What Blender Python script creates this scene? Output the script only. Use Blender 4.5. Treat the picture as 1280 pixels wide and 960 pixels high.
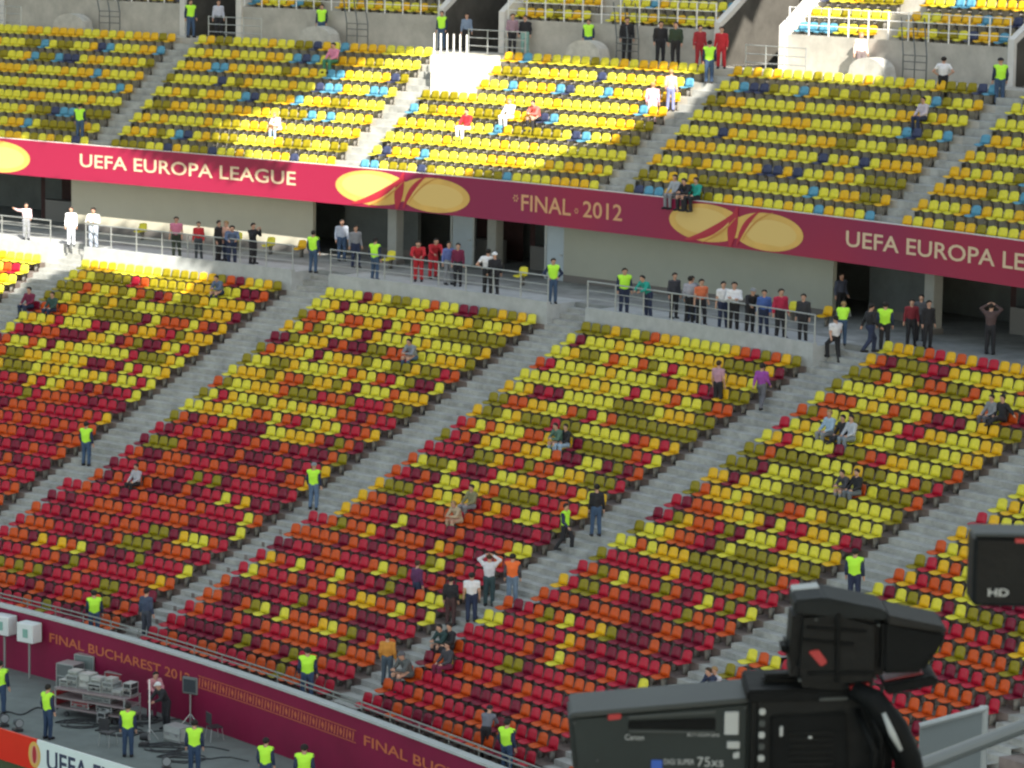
import bpy, math, random
import numpy as np
from mathutils import Vector, Matrix
R_=math.radians
for o in list(bpy.data.objects): bpy.data.objects.remove(o)
S=bpy.context.scene; COL=S.collection
random.seed(7)

# ------------------------------------------------------------------ camera
H=27.7; F=4114.6; PIT=0.15244; ROLL=0.01553
cam=bpy.data.cameras.new('camera'); co=bpy.data.objects.new('camera',cam); COL.objects.link(co)
cam.sensor_width=36; cam.lens=F/1280*36; cam.clip_start=0.5; cam.clip_end=3000
co.matrix_world=Matrix.Translation((0,0,H))@Matrix.Rotation(math.pi/2-PIT,4,'X')@Matrix.Rotation(ROLL,4,'Z')
cam.dof.use_dof=True; cam.dof.focus_distance=17.0; cam.dof.aperture_fstop=cam.lens/1000/0.0092*1.0
S.camera=co
# ------------------------------------------------------------------ sky, sun, exposure
SUN=Vector((-0.24,0.76,-0.60)).normalized()       # direction the light travels
sun=bpy.data.lights.new('sun','SUN'); sun.energy=5.0; sun.angle=R_(0.5); sun.color=(1,.94,.84)
so=bpy.data.objects.new('sun',sun); COL.objects.link(so); so.rotation_euler=SUN.to_track_quat('-Z','Y').to_euler()
w=bpy.data.worlds.new('World'); S.world=w; w.use_nodes=True
nt=w.node_tree; sky=nt.nodes.new('ShaderNodeTexSky'); sky.sky_type='NISHITA'; sky.sun_disc=False
sky.sun_elevation=math.asin(-SUN.z); sky.sun_rotation=math.atan2(-SUN.x,-SUN.y)
bg=nt.nodes['Background']; bg.inputs[1].default_value=0.15; nt.links.new(sky.outputs[0],bg.inputs[0])
S.view_settings.view_transform='Standard'; S.view_settings.look='None'; S.view_settings.gamma=1
S.view_settings.exposure=1.36
try: S.cycles.filter_width=1.9
except Exception: pass

# ------------------------------------------------------------------ materials
MATS={}
def mat(name,col,rough=.6,noise=0,scale=3.0,metal=0,spec=.5,bump=0):
    if name in MATS: return MATS[name]
    m=bpy.data.materials.new(name); m.use_nodes=True; n=m.node_tree; b=n.nodes['Principled BSDF']
    b.inputs['Base Color'].default_value=(*col,1); b.inputs['Roughness'].default_value=rough; b.inputs['Metallic'].default_value=metal; b.inputs['Specular IOR Level'].default_value=spec
    if noise or bump:
        tc=n.nodes.new('ShaderNodeTexCoord'); nz=n.nodes.new('ShaderNodeTexNoise'); nz.inputs['Scale'].default_value=scale; nz.inputs['Detail'].default_value=6; nz.inputs['Roughness'].default_value=.65
        n.links.new(tc.outputs['Object'],nz.inputs['Vector'])
        if noise:
            mx=n.nodes.new('ShaderNodeMix'); mx.data_type='RGBA'
            mx.inputs[6].default_value=(*[max(0,c*(1-noise)) for c in col],1); mx.inputs[7].default_value=(*[min(1,c*(1+noise)) for c in col],1)
            cr=n.nodes.new('ShaderNodeMapRange'); cr.inputs[1].default_value=.3; cr.inputs[2].default_value=.7
            n.links.new(nz.outputs[0],cr.inputs[0]); n.links.new(cr.outputs[0],mx.inputs[0]); n.links.new(mx.outputs[2],b.inputs['Base Color'])
        if bump:
            bp=n.nodes.new('ShaderNodeBump'); bp.inputs['Strength'].default_value=bump; bp.inputs['Distance'].default_value=.01
            n.links.new(nz.outputs[0],bp.inputs['Height']); n.links.new(bp.outputs[0],b.inputs['Normal'])
    MATS[name]=m; return m
concrete=mat('concrete',(.27,.28,.27),.9,.30,1.0,bump=.3,spec=.25)
stepc=mat('step_concrete',(.345,.35,.33),.9,.30,1.6,bump=.4,spec=.25)
riserc=mat('terrace_concrete',(.20,.165,.15),.9,.35,1.1,spec=.2)
palec=mat('pale_concrete',(.62,.60,.56),.8,.10,1.5)
panelm=mat('painted_panel',(.48,.455,.36),.7,.05,.6)
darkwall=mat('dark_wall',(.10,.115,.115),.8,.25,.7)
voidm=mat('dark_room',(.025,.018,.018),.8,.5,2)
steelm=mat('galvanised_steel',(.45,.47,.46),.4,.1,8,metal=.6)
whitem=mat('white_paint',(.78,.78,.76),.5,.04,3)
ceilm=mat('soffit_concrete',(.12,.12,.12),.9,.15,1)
SEATC={'light yellow':(.68,.62,.05),'golden yellow':(.72,.43,.015),'olive':(.26,.215,.008),'orange':(.56,.085,.012),'crimson':(.44,.012,.035),'maroon':(.19,.007,.028),'pale blue':(.10,.30,.42),'navy blue':(.045,.055,.11)}
SEATM={k:mat('seat_'+k.replace(' ','_'),v,.42,.08,9,spec=.22) for k,v in SEATC.items()}
SK=list(SEATC)

# ------------------------------------------------------------------ bowl geometry (polar about the curve centre)
CX,CY,R0=-90.289,34.596,109.247
A0,DA=0.59323,0.108065; GL,GR,GX=3.7469,-0.8270,0.86
Q3,Q4=71.1077,257.5687; AM=A0+2.5*DA
def wr(ang): t=ang-AM; return Q3*t**3+Q4*t**4
def P(rr,ang,z):
    r=R0+rr+wr(ang); return (CX+r*math.sin(ang),CY+r*math.cos(ang),z)
def tread(j): return 1.158+.3491*j+.000607*j*j
def utread(j): return 15.62+.5584*j
UR=25.845
def ulr(j): return UR+.8*j
def frame(rr,ang,z,yaw=0): return Matrix.Translation(P(rr,ang,z))@Matrix.Rotation(-ang+yaw,4,'Z')
_c,_s=math.cos(ROLL),math.sin(ROLL); _cp,_sp=math.cos(PIT),math.sin(PIT)
def ray(x,y):
    dx,dy=x-640,y-480; a=(_c*dx+_s*dy)/F; b=(-_s*dx+_c*dy)/F
    return Vector((a,_cp-_sp*b,-_sp-_cp*b))
def proj(p):
    X,Y,Z=p[0],p[1],p[2]-H; d=Y*_cp-Z*_sp; u=Y*_sp+Z*_cp; x=X/d*F; y=-u/d*F
    return 640+_c*x-_s*y,480+_s*x+_c*y
def hit(x,y,z):
    d=ray(x,y); t=(z-H)/d.z; return Vector((t*d.x,t*d.y,z))
def polar(v):
    ang=math.atan2(v[0]-CX,v[1]-CY); return math.hypot(v[0]-CX,v[1]-CY)-wr(ang)-R0,ang
def ang_at(x,rr,z):
    a,b=.3,1.3
    for _ in range(40):
        m=(a+b)/2
        if proj(P(rr,m,z))[0]<x: a=m
        else: b=m
    return (a+b)/2
def hit_lower(x,y):
    best=None
    for j in range(0,28):
        v=hit(x,y,tread(j)); rr,an=polar(v); lo,hi=.8*j-.45,.8*j+.35
        if lo<=rr<=hi: return v,j,rr,an
        e=min(abs(rr-lo),abs(rr-hi))
        if best is None or e<best[0]: best=(e,v,j,rr,an)
    e,v,j,rr,an=best; rr=min(max(rr,.8*j-.4),.8*j+.3); an=ang_at(x,rr,tread(j)); q=P(rr,an,tread(j)); return Vector(q),j,rr,an
def hit_upper(x,y):
    best=None
    for j in range(-1,8):
        v=hit(x,y,utread(j)); rr,an=polar(v); lo,hi=ulr(j)-.45,ulr(j)+.35
        e=0 if lo<=rr<=hi else min(abs(rr-lo),abs(rr-hi))
        if best is None or e<best[0]: best=(e,v,j,rr,an)
    e,v,j,rr,an=best; rr=min(max(rr,ulr(j)-.4),ulr(j)+.3); an=ang_at(x,rr,utread(j)); return Vector(P(rr,an,utread(j))),j,rr,an

# ------------------------------------------------------------------ object helpers
def tag(o,label=None,cat=None,group=None,kind=None):
    if label: o['label']=label
    if cat: o['category']=cat
    if group: o['group']=group
    if kind: o['kind']=kind
    return o
def empty(name,m,label,cat,group=None):
    o=bpy.data.objects.new(name,None); COL.objects.link(o); o.empty_display_size=.1
    o.matrix_world=m if isinstance(m,Matrix) else Matrix.Translation(m)
    return tag(o,label,cat,group)
class MB:
    def __init__(s): s.v=[]; s.f=[]; s.m=[]
    def add(s,vs,fs,mi=0,M=None):
        b=len(s.v)
        s.v+= [tuple(M@Vector(v)) for v in vs] if M else [tuple(v) for v in vs]
        s.f+=[tuple(b+i for i in f) for f in fs]; s.m+=[mi]*len(fs); return s
    def box(s,c,d,M=None,mi=0,bev=0):
        x,y,z=c; a,b,e=d[0]/2,d[1]/2,d[2]/2
        if bev<=0:
            vs=[(x+i*a,y+j*b,z+k*e) for k in(-1,1) for j in(-1,1) for i in(-1,1)]
            return s.add(vs,[(0,2,3,1),(4,5,7,6),(0,1,5,4),(2,6,7,3),(0,4,6,2),(1,3,7,5)],mi,M)
        h=bev; vs=[];idx={}
        for k in(-1,1):
            for j in(-1,1):
                for i in(-1,1):
                    for ax in range(3):
                        q=[i*(a-h),j*(b-h),k*(e-h)]; q[ax]=[i*a,j*b,k*e][ax]
                        idx[(i,j,k,ax)]=len(vs); vs.append((x+q[0],y+q[1],z+q[2]))
        fs=[]
        for ax in range(3):
            for sg in(-1,1):
                o=[t for t in range(3) if t!=ax]; ring=[]
                for (p,q) in((-1,-1),(1,-1),(1,1),(-1,1)):
                    t=[0,0,0]; t[ax]=sg; t[o[0]]=p; t[o[1]]=q; ring.append(idx[(t[0],t[1],t[2],ax)])
                if (sg<0)^(ax==1): ring=ring[::-1]
                fs.append(ring)
        for ax in range(3):
            o=[t for t in range(3) if t!=ax]
            for p in(-1,1):
                for q in(-1,1):
                    t=[0,0,0]; t[o[0]]=p; t[o[1]]=q; A=t[:];B=t[:];A[ax]=-1;B[ax]=1
                    fs.append((idx[(*A,o[0])],idx[(*B,o[0])],idx[(*B,o[1])],idx[(*A,o[1])]))
        for k in(-1,1):
            for j in(-1,1):
                for i in(-1,1): fs.append((idx[(i,j,k,0)],idx[(i,j,k,1)],idx[(i,j,k,2)]))
        return s.add(vs,fs,mi,M)
    def tube(s,pts,r,n=8,M=None,mi=0,cap=True):
        pts=[Vector(p) for p in pts]; rs=r if isinstance(r,(list,tuple)) else [r]*len(pts); vs=[];fs=[]
        for i,p in enumerate(pts):
            d=(pts[min(i+1,len(pts)-1)]-pts[max(i-1,0)]).normalized()
            u=d.orthogonal().normalized() if i==0 else (u-d*u.dot(d)).normalized(); v=d.cross(u)
            for k in range(n):
                a=2*math.pi*k/n; vs.append(p+u*math.cos(a)*rs[i]+v*math.sin(a)*rs[i])
        for i in range(len(pts)-1):
            for k in range(n): fs.append((i*n+k,i*n+(k+1)%n,(i+1)*n+(k+1)%n,(i+1)*n+k))
        if cap: fs.append(tuple(range(n))[::-1]); fs.append(tuple((len(pts)-1)*n+k for k in range(n)))
        return s.add(vs,fs,mi,M)
    def prism(s,poly,y0,y1,M=None,mi=0,taper=0):
        n=len(poly); cx=sum(p[0] for p in poly)/n; cz=sum(p[1] for p in poly)/n
        vs=[(x,y0,z) for x,z in poly]+[(cx+(x-cx)*(1-taper),y1,cz+(z-cz)*(1-taper)) for x,z in poly]
        fs=[tuple(range(n))[::-1],tuple(range(n,2*n))]+[(i,(i+1)%n,n+(i+1)%n,n+i) for i in range(n)]
        return s.add(vs,fs,mi,M)
    def arc(s,a0,a1,prof,n=None,mi=0,closed=False,caps=False):
        # sweep a profile of (rr,z) along the bowl curve
        n=n or max(1,int(abs(a1-a0)*130/1.1)+1); k=len(prof); vs=[];fs=[]
        for i in range(n+1):
            a=a0+(a1-a0)*i/n
            vs+=[P(rr,a,z) for rr,z in prof]
        for i in range(n):
            for q in range(k if closed else k-1):
                q2=(q+1)%k; fs.append((i*k+q,i*k+q2,(i+1)*k+q2,(i+1)*k+q))
        if caps: fs.append(tuple(range(k))[::-1]); fs.append(tuple(n*k+q for q in range(k)))
        return s.add(vs,fs,mi)
    def build(s,name,mats,parent=None,smooth=False,M=None):
        me=bpy.data.meshes.new(name); me.from_pydata(s.v,[],s.f); 
        for m in (mats if isinstance(mats,list) else [mats]): me.materials.append(m)
        me.polygons.foreach_set('material_index',s.m)
        if smooth: me.polygons.foreach_set('use_smooth',[True]*len(s.f))
        me.update(); o=bpy.data.objects.new(name,me); COL.objects.link(o)
        if parent: o.parent=parent
        if M: o.matrix_local=M
        return o
def lpart(mb,name,mats,parent,smooth=False):
    # mesh written in world coordinates, hung under a thing without moving it
    o=mb.build(name,mats,parent,smooth); o.matrix_parent_inverse=parent.matrix_world.inverted(); return o

# ------------------------------------------------------------------ ground
g=MB()
g.add([(-900,-200,-.01),(900,-200,-.01),(900,1500,-.01),(-900,1500,-.01)],[(0,1,2,3)])
tag(g.build('ground',mat('asphalt_ground',(.10,.115,.11),.9,.2,.8)),kind='structure')
AL,AH=.36,1.22
t=MB(); t.arc(AL,AH,[(-9.2,.0),(-2.38,.0)]); tag(t.build('running_track',mat('track_surface',(.155,.18,.17),.9,.18,.9,bump=.3)),kind='structure')
t=MB(); t.arc(AL,AH,[(-11.2,.004),(-8.3,.004)]); tag(t.build('turf_strip',mat('artificial_turf',(.035,.085,.03),.95,.35,14)),kind='structure')
t=MB(); t.arc(AL,AH,[(-45,.002),(-11.0,.002)]); tag(t.build('pitch_grass',mat('pitch_grass',(.06,.17,.03),.95,.35,20)),kind='structure')

# ------------------------------------------------------------------ lower stand
def lgapL(k): return GL
def lgapR(k,j):
    lo=9 if k==2 else (7 if k==3 else 8)
    return GR-(GX if j<=lo else 0)
def AK(k): return A0+DA*(k-(0 if k<4 else .098*(k-3)))
def lends(k,j):       # seat-centre angles at both ends of the block right of aisle k
    r=R0+.8*j; return AK(k)+lgapR(k,j)/r, AK(k+1)-GL/r
KS=range(-1,5)
low=empty('lower_grandstand',P(0,.8,0),'concrete lower seating terrace stepping up from the maroon wall to the concourse','grandstand')
tr=MB(); prof=[(-2.0,.0),(-2.0,tread(0)),]
prof=[(-2.1,.2),(-2.1,tread(0)-.0)]
for j in range(1,28): prof+= [(.8*j-.45,tread(j-1)),(.8*j-.45,tread(j))]
prof.append((.8*27+.35,tread(27)))
tr.arc(AL,AH,prof,70); lpart(tr,'terrace',riserc,low)
CF=11.4  # concourse floor
for k in range(-1,6):
    st=MB()
    for j in range(0,28):
        r=R0+.8*j; a=AK(k)-(GL-.30)/r; b=AK(k)+(lgapR(k,min(j,25))-.30)/r
        z=tread(j)
        # tread sheet of the aisle and the half step in front of the next riser
        st.arc(a,b,[(.8*j-.452,z-.345 if j else z),(.8*j-.452,z+.004),(.8*j+.345,z+.004)],2)
        st.arc(a,b,[(.8*j-.05,z+.004),(.8*j-.05,z+.176),(.8*j+.345,z+.176)],2)
    lpart(st,'aisle_steps',stepc,low)
    nose=MB()
# concourse slab behind the terrace
cf=MB(); cf.arc(AL,AH,[(22.0,tread(27)),(22.0,CF),(34,CF)],60); tag(cf.build('concourse_floor',concrete),kind='structure')
# raised platforms above blocks A-C
RAILS=['steel railing above the far left seating block, sunlit posts','steel railing above the second seating block under white-clad bystanders','steel railing above the third block beside men in red overalls','steel railing before the crowd of bystanders above the middle block']
for n,k in enumerate((-1,0,1,2)):
    a,b=lends(k,25); a-=.28/R0; b+=.45/R0
    pf=empty('viewing_platform',P(21,(a+b)/2,CF),['sunlit raised concrete platform above the far left block','raised concrete platform under the lettering UEFA EUROPA LEAGUE wall panel','raised concrete platform in front of the kiosks','raised concrete platform crowded with bystanders under the right wall panel'][n],'platform','raised platforms at the top of the lower tier')
    m=MB(); m.arc(a,b,[(20.42,tread(25)-.1),(20.42,CF+.12),(20.62,CF+.12),(20.62,CF+.006),(22.6,CF+.006),(22.6,tread(25)-.1)],8,closed=True,caps=True)
    lpart(m,'slab',mat('kerb_concrete',(.40,.42,.42),.85,.15,2),pf)
    rl=empty('railing',P(20.5,(a+b)/2,CF+.12),RAILS[n],'railing','railings along the platforms')
    for h,rad in((.35,.018),(.65,.018),(1.0,.028)):
        q=MB(); q.tube([P(20.52,a+(b-a)*i/10,CF+.12+h) for i in range(11)],rad,6); lpart(q,'rail',steelm,rl)
    for i in range(9):
        an=a+(b-a)*(i+.02)/8.04; q=MB(); q.tube([P(20.52,an,CF+.1),P(20.52,an,CF+1.13)],.028,6); lpart(q,'post',steelm,rl)
# front wall with sponsor dressing
fw=empty('pitch_wall',P(-2.39,.8,0),'long maroon wall with orange lettering between the seats and the track','wall')
m=MB(); m.arc(AL,AH,[(-2.39,0),(-2.39,2.13),(-2.2,2.13),(-2.2,0)],70,closed=True,caps=True)
lpart(m,'maroon_cladding',mat('maroon_vinyl',(.20,.008,.045),.5,.10,.7,spec=.25),fw)
m=MB(); m.arc(AL,AH,[(-2.46,2.134),(-2.46,2.22),(-2.15,2.22),(-2.15,2.134)],70,closed=True,caps=True); lpart(m,'coping',mat('wall_coping',(.42,.45,.44),.7,.1,2),fw)
for h,rr in((2.32,-1.95),(2.46,-1.93)):
    m=MB(); m.tube([P(rr,AL+(AH-AL)*i/60,h) for i in range(61)],.03,6); lpart(m,'guard_rail',mat('dull_steel',(.22,.235,.22),.6,.15,6,metal=.2),fw)
m=MB()
for i in range(60):
    an=AL+(AH-AL)*(i+.5)/60; m.tube([P(-1.93,an,1.1),P(-1.93,an,2.46)],.020,5)
lpart(m,'rail_posts',mat('dull_steel',(0,0,0)),fw)
gutm=MB(); gutm.arc(AL,AH,[(-2.14,1.55),(-1.2,1.55)],60)
lpart(gutm,'wall_walkway',concrete,fw)

# ------------------------------------------------------------------ text on curves
def arc_text(s,rr,a0,a1,z0,z1,material,name,parent,shear=0):
    cu=bpy.data.curves.new(name,'FONT'); cu.body=s; cu.size=1; cu.extrude=0; cu.resolution_u=3; cu.offset=.012
    to=bpy.data.objects.new('t',cu); COL.objects.link(to); bpy.context.view_layer.update()
    me=to.to_mesh(); vs=np.array([v.co[:] for v in me.vertices]); fs=[tuple(p.vertices) for p in me.polygons]; to.to_mesh_clear(); bpy.data.objects.remove(to)
    x0,x1=vs[:,0].min(),vs[:,0].max(); y0,y1=vs[:,1].min(),vs[:,1].max()
    out=[]
    for v in vs:
        u=(v[0]-x0)/(x1-x0); h=(v[1]-y0)/(y1-y0); out.append(P(rr,a0+(a1-a0)*u,z0+(z1-z0)*h))
    m=MB(); m.add(out,fs); return lpart(m,name,material,parent)
def arc_poly(m,pts,rr,ac,zc,mi=0):   # flat shape in metres (along, up) laid on the curve
    r=R0+rr; m.add([P(rr,ac+x/r,zc+y) for x,y in pts],[tuple(range(len(pts)))],mi)
orange=mat('orange_print',(.50,.13,.045),.5)
a0=ang_at(62,-2.4,1.5); a1=ang_at(238,-2.4,1.5)
arc_text('FINAL BUCHAREST 2012',-2.402,a0,a1,1.33,1.66,orange,'lettering',fw)
a2=ang_at(455,-2.4,1.5); a3=ang_at(690,-2.4,1.5)
arc_text('FINAL BUCHAREST 2012',-2.402,a2,a3,1.33,1.66,orange,'lettering',fw)
m=MB(); 
for (u0,u1) in ((a1+.004,a2-.004),(a3+.004,a3+.12),(a0-.05,a0-.004)):
    n=int((u1-u0)*R0/.17)
    for i in range(n):
        ac=u0+(i+.5)*.17/R0; w=.05
        if i%3==2: arc_poly(m,[(0,-.15),(.07,0),(0,.15),(-.07,0)],-2.403,ac,1.495)
        else: arc_poly(m,[(-w,-.15),(w*.2,-.15),(w,.13),(-w*.2,.15)],-2.403,ac,1.495)
    m.arc(u0,u1,[(-2.401,1.29),(-2.401,1.315)],10); m.arc(u0,u1,[(-2.401,1.675),(-2.401,1.70)],10)
lpart(m,'ornament_band',orange,fw)

# ------------------------------------------------------------------ upper stand
RB,ZB,HB=24.719,15.489,1.622
up=empty('upper_grandstand',P(25,.8,CF),'concrete upper seating tier above the sponsor banner','grandstand')
m=MB(); prof=[(24.76,ZB-HB+.02),(24.76,ZB-.10),(24.95,ZB-.10),(24.95,utread(-1))]
for j in range(0,8): prof+=[(ulr(j)-.45,utread(j-1)),(ulr(j)-.45,utread(j))]
prof+=[(31.9,utread(7)),(31.9,20.09),(33.6,20.09)]
m.arc(AL,AH,prof,60); lpart(m,'terrace',mat('upper_terrace_concrete',(.42,.40,.35),.9,.2,1.1),up)
m=MB(); m.arc(AL,AH,[(24.74,ZB-.09),(24.74,ZB+.02),(24.93,ZB+.02),(24.93,ZB-.09)],60,closed=True); lpart(m,'parapet_top',palec,up)
AU0=.451167
def uaisle(k): return AU0+DA*k
def uends(k,rr):
    r=R0+rr; return uaisle(k)+1.014/r, uaisle(k+1)-.882/r
UK=range(-1,7)
for k in UK:
    m=MB()
    for j in range(-1,8):
        r=R0+ulr(j); a=uaisle(k)-.62/r; b=uaisle(k)+.72/r; z=utread(j)
        m.arc(a,b,[(ulr(j)-.452,z-.55)]*(j>=0)+[(max(24.95,ulr(j)-.452),z+.004),(ulr(j)+.345,z+.004)],1)
        m.arc(a,b,[(ulr(j)+.02,z+.004),(ulr(j)+.02,z+.28),(ulr(j)+.345,z+.28)],1)
    lpart(m,'aisle_steps',stepc,up)
# back wall of the walkway, second bank of seats and the stairway gaps
GW=1.75
Z2=21.33
def u2r(j): return 34.05+.8*j
def u2t(j): return Z2+.6*j
for k in UK:
    a=uaisle(k)+GW/(R0+34); b=uaisle(k+1)-GW/(R0+34)
    m=MB(); prof=[(33.6,20.09),(33.6,Z2+.25),(33.68,Z2+.25),(33.68,Z2)]
    for j in range(1,8): prof+=[(u2r(j)-.45,u2t(j-1)),(u2r(j)-.45,u2t(j))]
    prof.append((40.2,u2t(7)))
    m.arc(a,b,prof,9); lpart(m,'rear_terrace',mat('upper_terrace_concrete',(0,0,0)),up)
    for sgn,an in((1,uaisle(k)),(-1,uaisle(k))):
        c=an+sgn*GW/(R0+34); w=.16/(R0+34)
        m=MB(); pr=[(33.45,20.0),(33.45,21.9),(34.2,22.4),(39.6,26.4),(39.6,20.0)]
        vs=[P(rr,c-w,z) for rr,z in pr]+[P(rr,c+w,z) for rr,z in pr]; n=5
        m.add(vs,[tuple(range(n))[::-1],tuple(range(n,2*n))]+[(i,(i+1)%n,n+(i+1)%n,n+i) for i in range(n)])
        lpart(m,'stairway_wall',palec,up)
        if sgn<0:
            q=MB(); cc=c+w+.006/(R0+34); q.add([P(rr,cc,z) for rr,z in ((33.6,20.1),(33.6,21.75),(34.3,22.2),(39.5,26.1),(39.5,20.1))],[(0,1,2,3,4)]); lpart(q,'stairway_wall_shade',mat('stairway_wall_shade',(.085,.08,.07),.9,.25,1.2,spec=.2),up)  # dark sheet on the inner face: the wall's shaded side painted as colour
    m=MB(); m.arc(uaisle(k)-GW/(R0+34),uaisle(k)+GW/(R0+34),[(33.6,20.09),(36.2,20.09),(38.6,18.3),(38.6,25)],2); lpart(m,'stairway_mouth',mat('stairway_mouth_shade',(.05,.048,.042),.9,.2,1,spec=.2),up)  # darkness of the unlit gap put into the surface colour
    # pale rounded parapet at the middle of each bank
    c=(a+b)/2-.4/(R0+33); m=MB(); pts=[(-1.0+2.0*i/14,.82*math.sqrt(max(0,1-((i-7)/7)**2))**.8) for i in range(15)]
    fr=frame(32.6,c,20.09); m.prism(pts,-.35,.35,fr); lpart(m,'rounded_parapet',mat('weathered_pale_concrete',(.46,.45,.41),.85,.2,2.5),up)
    # access stairs handrails beside it
    m=MB(); fr=frame(33.0,c,20.09)
    for dx in(1.5,2.1,2.7): m.tube([(dx,-.3,0),(dx,-.3,1.0),(dx-1.2,.9,2.4)],.03,5,fr)
    for h in(.45,.75,1.0): m.tube([(1.5,-.3,h),(2.7,-.3,h)],.02,5,fr)
    lpart(m,'stair_handrail',mat('dark_steel',(.12,.13,.13),.5,metal=.4),up)
urn=['upper tier railing left of the first stairway','upper tier railing behind the left seating bank','upper tier railing left of the middle stairway','upper tier railing behind the sunlit middle bank','upper tier railing behind the sunlit right bank','upper tier railing at the right edge','upper tier railing right of the frame','upper tier railing far right']
for n,k in enumerate(UK):
    a=uaisle(k)+(GW+.2)/(R0+34); b=uaisle(k+1)-(GW+.2)/(R0+34)
    rl=empty('railing',P(33.64,(a+b)/2,Z2),urn[n],'railing','railings behind the walkway of the upper tier')
    for h in(.4,.75,1.1):
        q=MB(); q.tube([P(33.64,a+(b-a)*i/8,Z2+.25+h) for i in range(9)],.018,5); lpart(q,'rail',whitem,rl)
    for i in range(12):
        an=a+(b-a)*(i+.02)/11.05; q=MB(); q.tube([P(33.64,an,Z2+.2),P(33.64,an,Z2+1.37)],.03,5); lpart(q,'post',whitem,rl)
for n,k in enumerate(UK):
    a=uaisle(k)+1.1/(R0+32); b=a+3.2/(R0+32)
    rl=empty('guard_railing',P(31.97,a,20.09),['guard railing beside the first stairway from the left edge','guard railing by the left stairway behind the steward','guard railing above the sunlit concrete box','guard railing behind two men in black','guard railing at the right upper stairway','guard railing outside the right edge','guard railing far to the right','guard railing farthest to the right'][n],'railing','short guard railings beside the upper stairways')
    for h in(.35,.7,1.05):
        q=MB(); q.tube([P(31.97,a+(b-a)*i/3,20.09+h) for i in range(4)],.02,5); lpart(q,'rail',steelm,rl)
    for i in range(4):
        an=a+(b-a)*i/3; q=MB(); q.tube([P(31.97,an,20.0),P(31.97,an,21.17)],.026,5); lpart(q,'post',steelm,rl)
# concrete box beside the second upper aisle
vv,j,rr,an=hit_upper(543,118)
BOXK=2
r=R0+30.3; ba,bb=uaisle(BOXK)+.80/r,uaisle(BOXK)+3.0/r
cb=empty('concrete_box',P(30.3,ba,utread(5)),'white sunlit concrete parapet box with short posts beside the middle aisle','parapet')
m=MB(); m.arc(ba,bb,[(29.75,utread(4)),(29.75,utread(7)+.55),(29.93,utread(7)+.55),(29.93,utread(4))],2,closed=True,caps=True)
for aa in(ba,bb-.18/r): m.arc(aa,aa+.18/r,[(29.93,utread(4)),(29.93,utread(7)+.547),(31.8,utread(7)+.547),(31.8,utread(4))],1,closed=True,caps=True)
lpart(m,'wall',mat('white_concrete',(.70,.68,.62),.8,.06,2),cb)
for i in range(6):
    q=MB(); an=ba+(bb-ba)*(i+.3)/6; q.tube([P(29.84,an,utread(7)+.5),P(29.84,an,utread(7)+1.5)],.035,6); lpart(q,'post',whitem,cb)

# ------------------------------------------------------------------ sponsor banner
bn=empty('sponsor_banner',P(RB,.8,ZB),'long crimson banner with gold emblems and lettering along the upper tier front','banner')
def banner_mat():
    m=bpy.data.materials.new('banner_print'); m.use_nodes=True; n=m.node_tree; b=n.nodes['Principled BSDF']; b.inputs['Roughness'].default_value=.5
    tc=n.nodes.new('ShaderNodeTexCoord'); nz=n.nodes.new('ShaderNodeTexNoise'); nz.inputs['Scale'].default_value=.11; nz.inputs['Detail'].default_value=1
    cr=n.nodes.new('ShaderNodeValToRGB'); cr.color_ramp.elements[0].position=.44; cr.color_ramp.elements[1].position=.56
    cr.color_ramp.elements[0].color=(.25,.010,.060,1); cr.color_ramp.elements[1].color=(.31,.010,.048,1)
    n.links.new(tc.outputs['Object'],nz.inputs['Vector']); n.links.new(nz.outputs[0],cr.inputs[0]); n.links.new(cr.outputs[0],b.inputs['Base Color']); return m
m=MB(); m.arc(AL,AH,[(RB,ZB-HB),(RB,ZB),(RB+.03,ZB),(RB+.03,ZB-HB)],90,closed=True,caps=True); lpart(m,'cloth',banner_mat(),bn)
cream=mat('cream_print',(.66,.50,.33),.5); gold=mat('gold_print',(.68,.42,.10),.5,.12,.9); goldd=mat('dark_gold_print',(.55,.26,.05),.5); swoosh=mat('red_print',(.42,.02,.04),.5)
zb=ZB-HB
arc_text('UEFA EUROPA LEAGUE',RB-.012,ang_at(100,RB,15),ang_at(370,RB,15),zb+.62,zb+1.22,cream,'lettering',bn)
arc_text('UEFA EUROPA LEAGUE',RB-.012,ang_at(1058,RB,15),ang_at(1362,RB,15),zb+.60,zb+1.20,cream,'lettering',bn)
fcol=mat('gold_lettering',(.62,.33,.16),.5)
arc_text('FINAL',RB-.012,ang_at(652,RB,15),ang_at(714,RB,15),zb+.50,zb+1.16,fcol,'lettering',bn)
arc_text('2012',RB-.012,ang_at(729,RB,15),ang_at(778,RB,15),zb+.50,zb+1.16,fcol,'lettering',bn)
m=MB()
for x,h,rad in((645,.98,.17),(721,.72,.13)):
    ac=ang_at(x,RB,15)
    for i in range(6):
        t=i*math.pi/3; arc_poly(m,[(math.cos(t+d)*rr,math.sin(t+d)*rr) for d,rr in((0,rad*.25),(-.35,rad*.7),(0,rad),(.35,rad*.7))],RB-.012,ac,zb+h)
lpart(m,'rosette',fcol,bn)
def ell(cx,cy,a,b,n=36,rot=0):
    o=[]
    for i in range(n):
        t=2*math.pi*i/n; x,y=a*math.cos(t),b*math.sin(t); o.append((cx+x*math.cos(rot)-y*math.sin(rot),cy+x*math.sin(rot)+y*math.cos(rot)))
    return o
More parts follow.
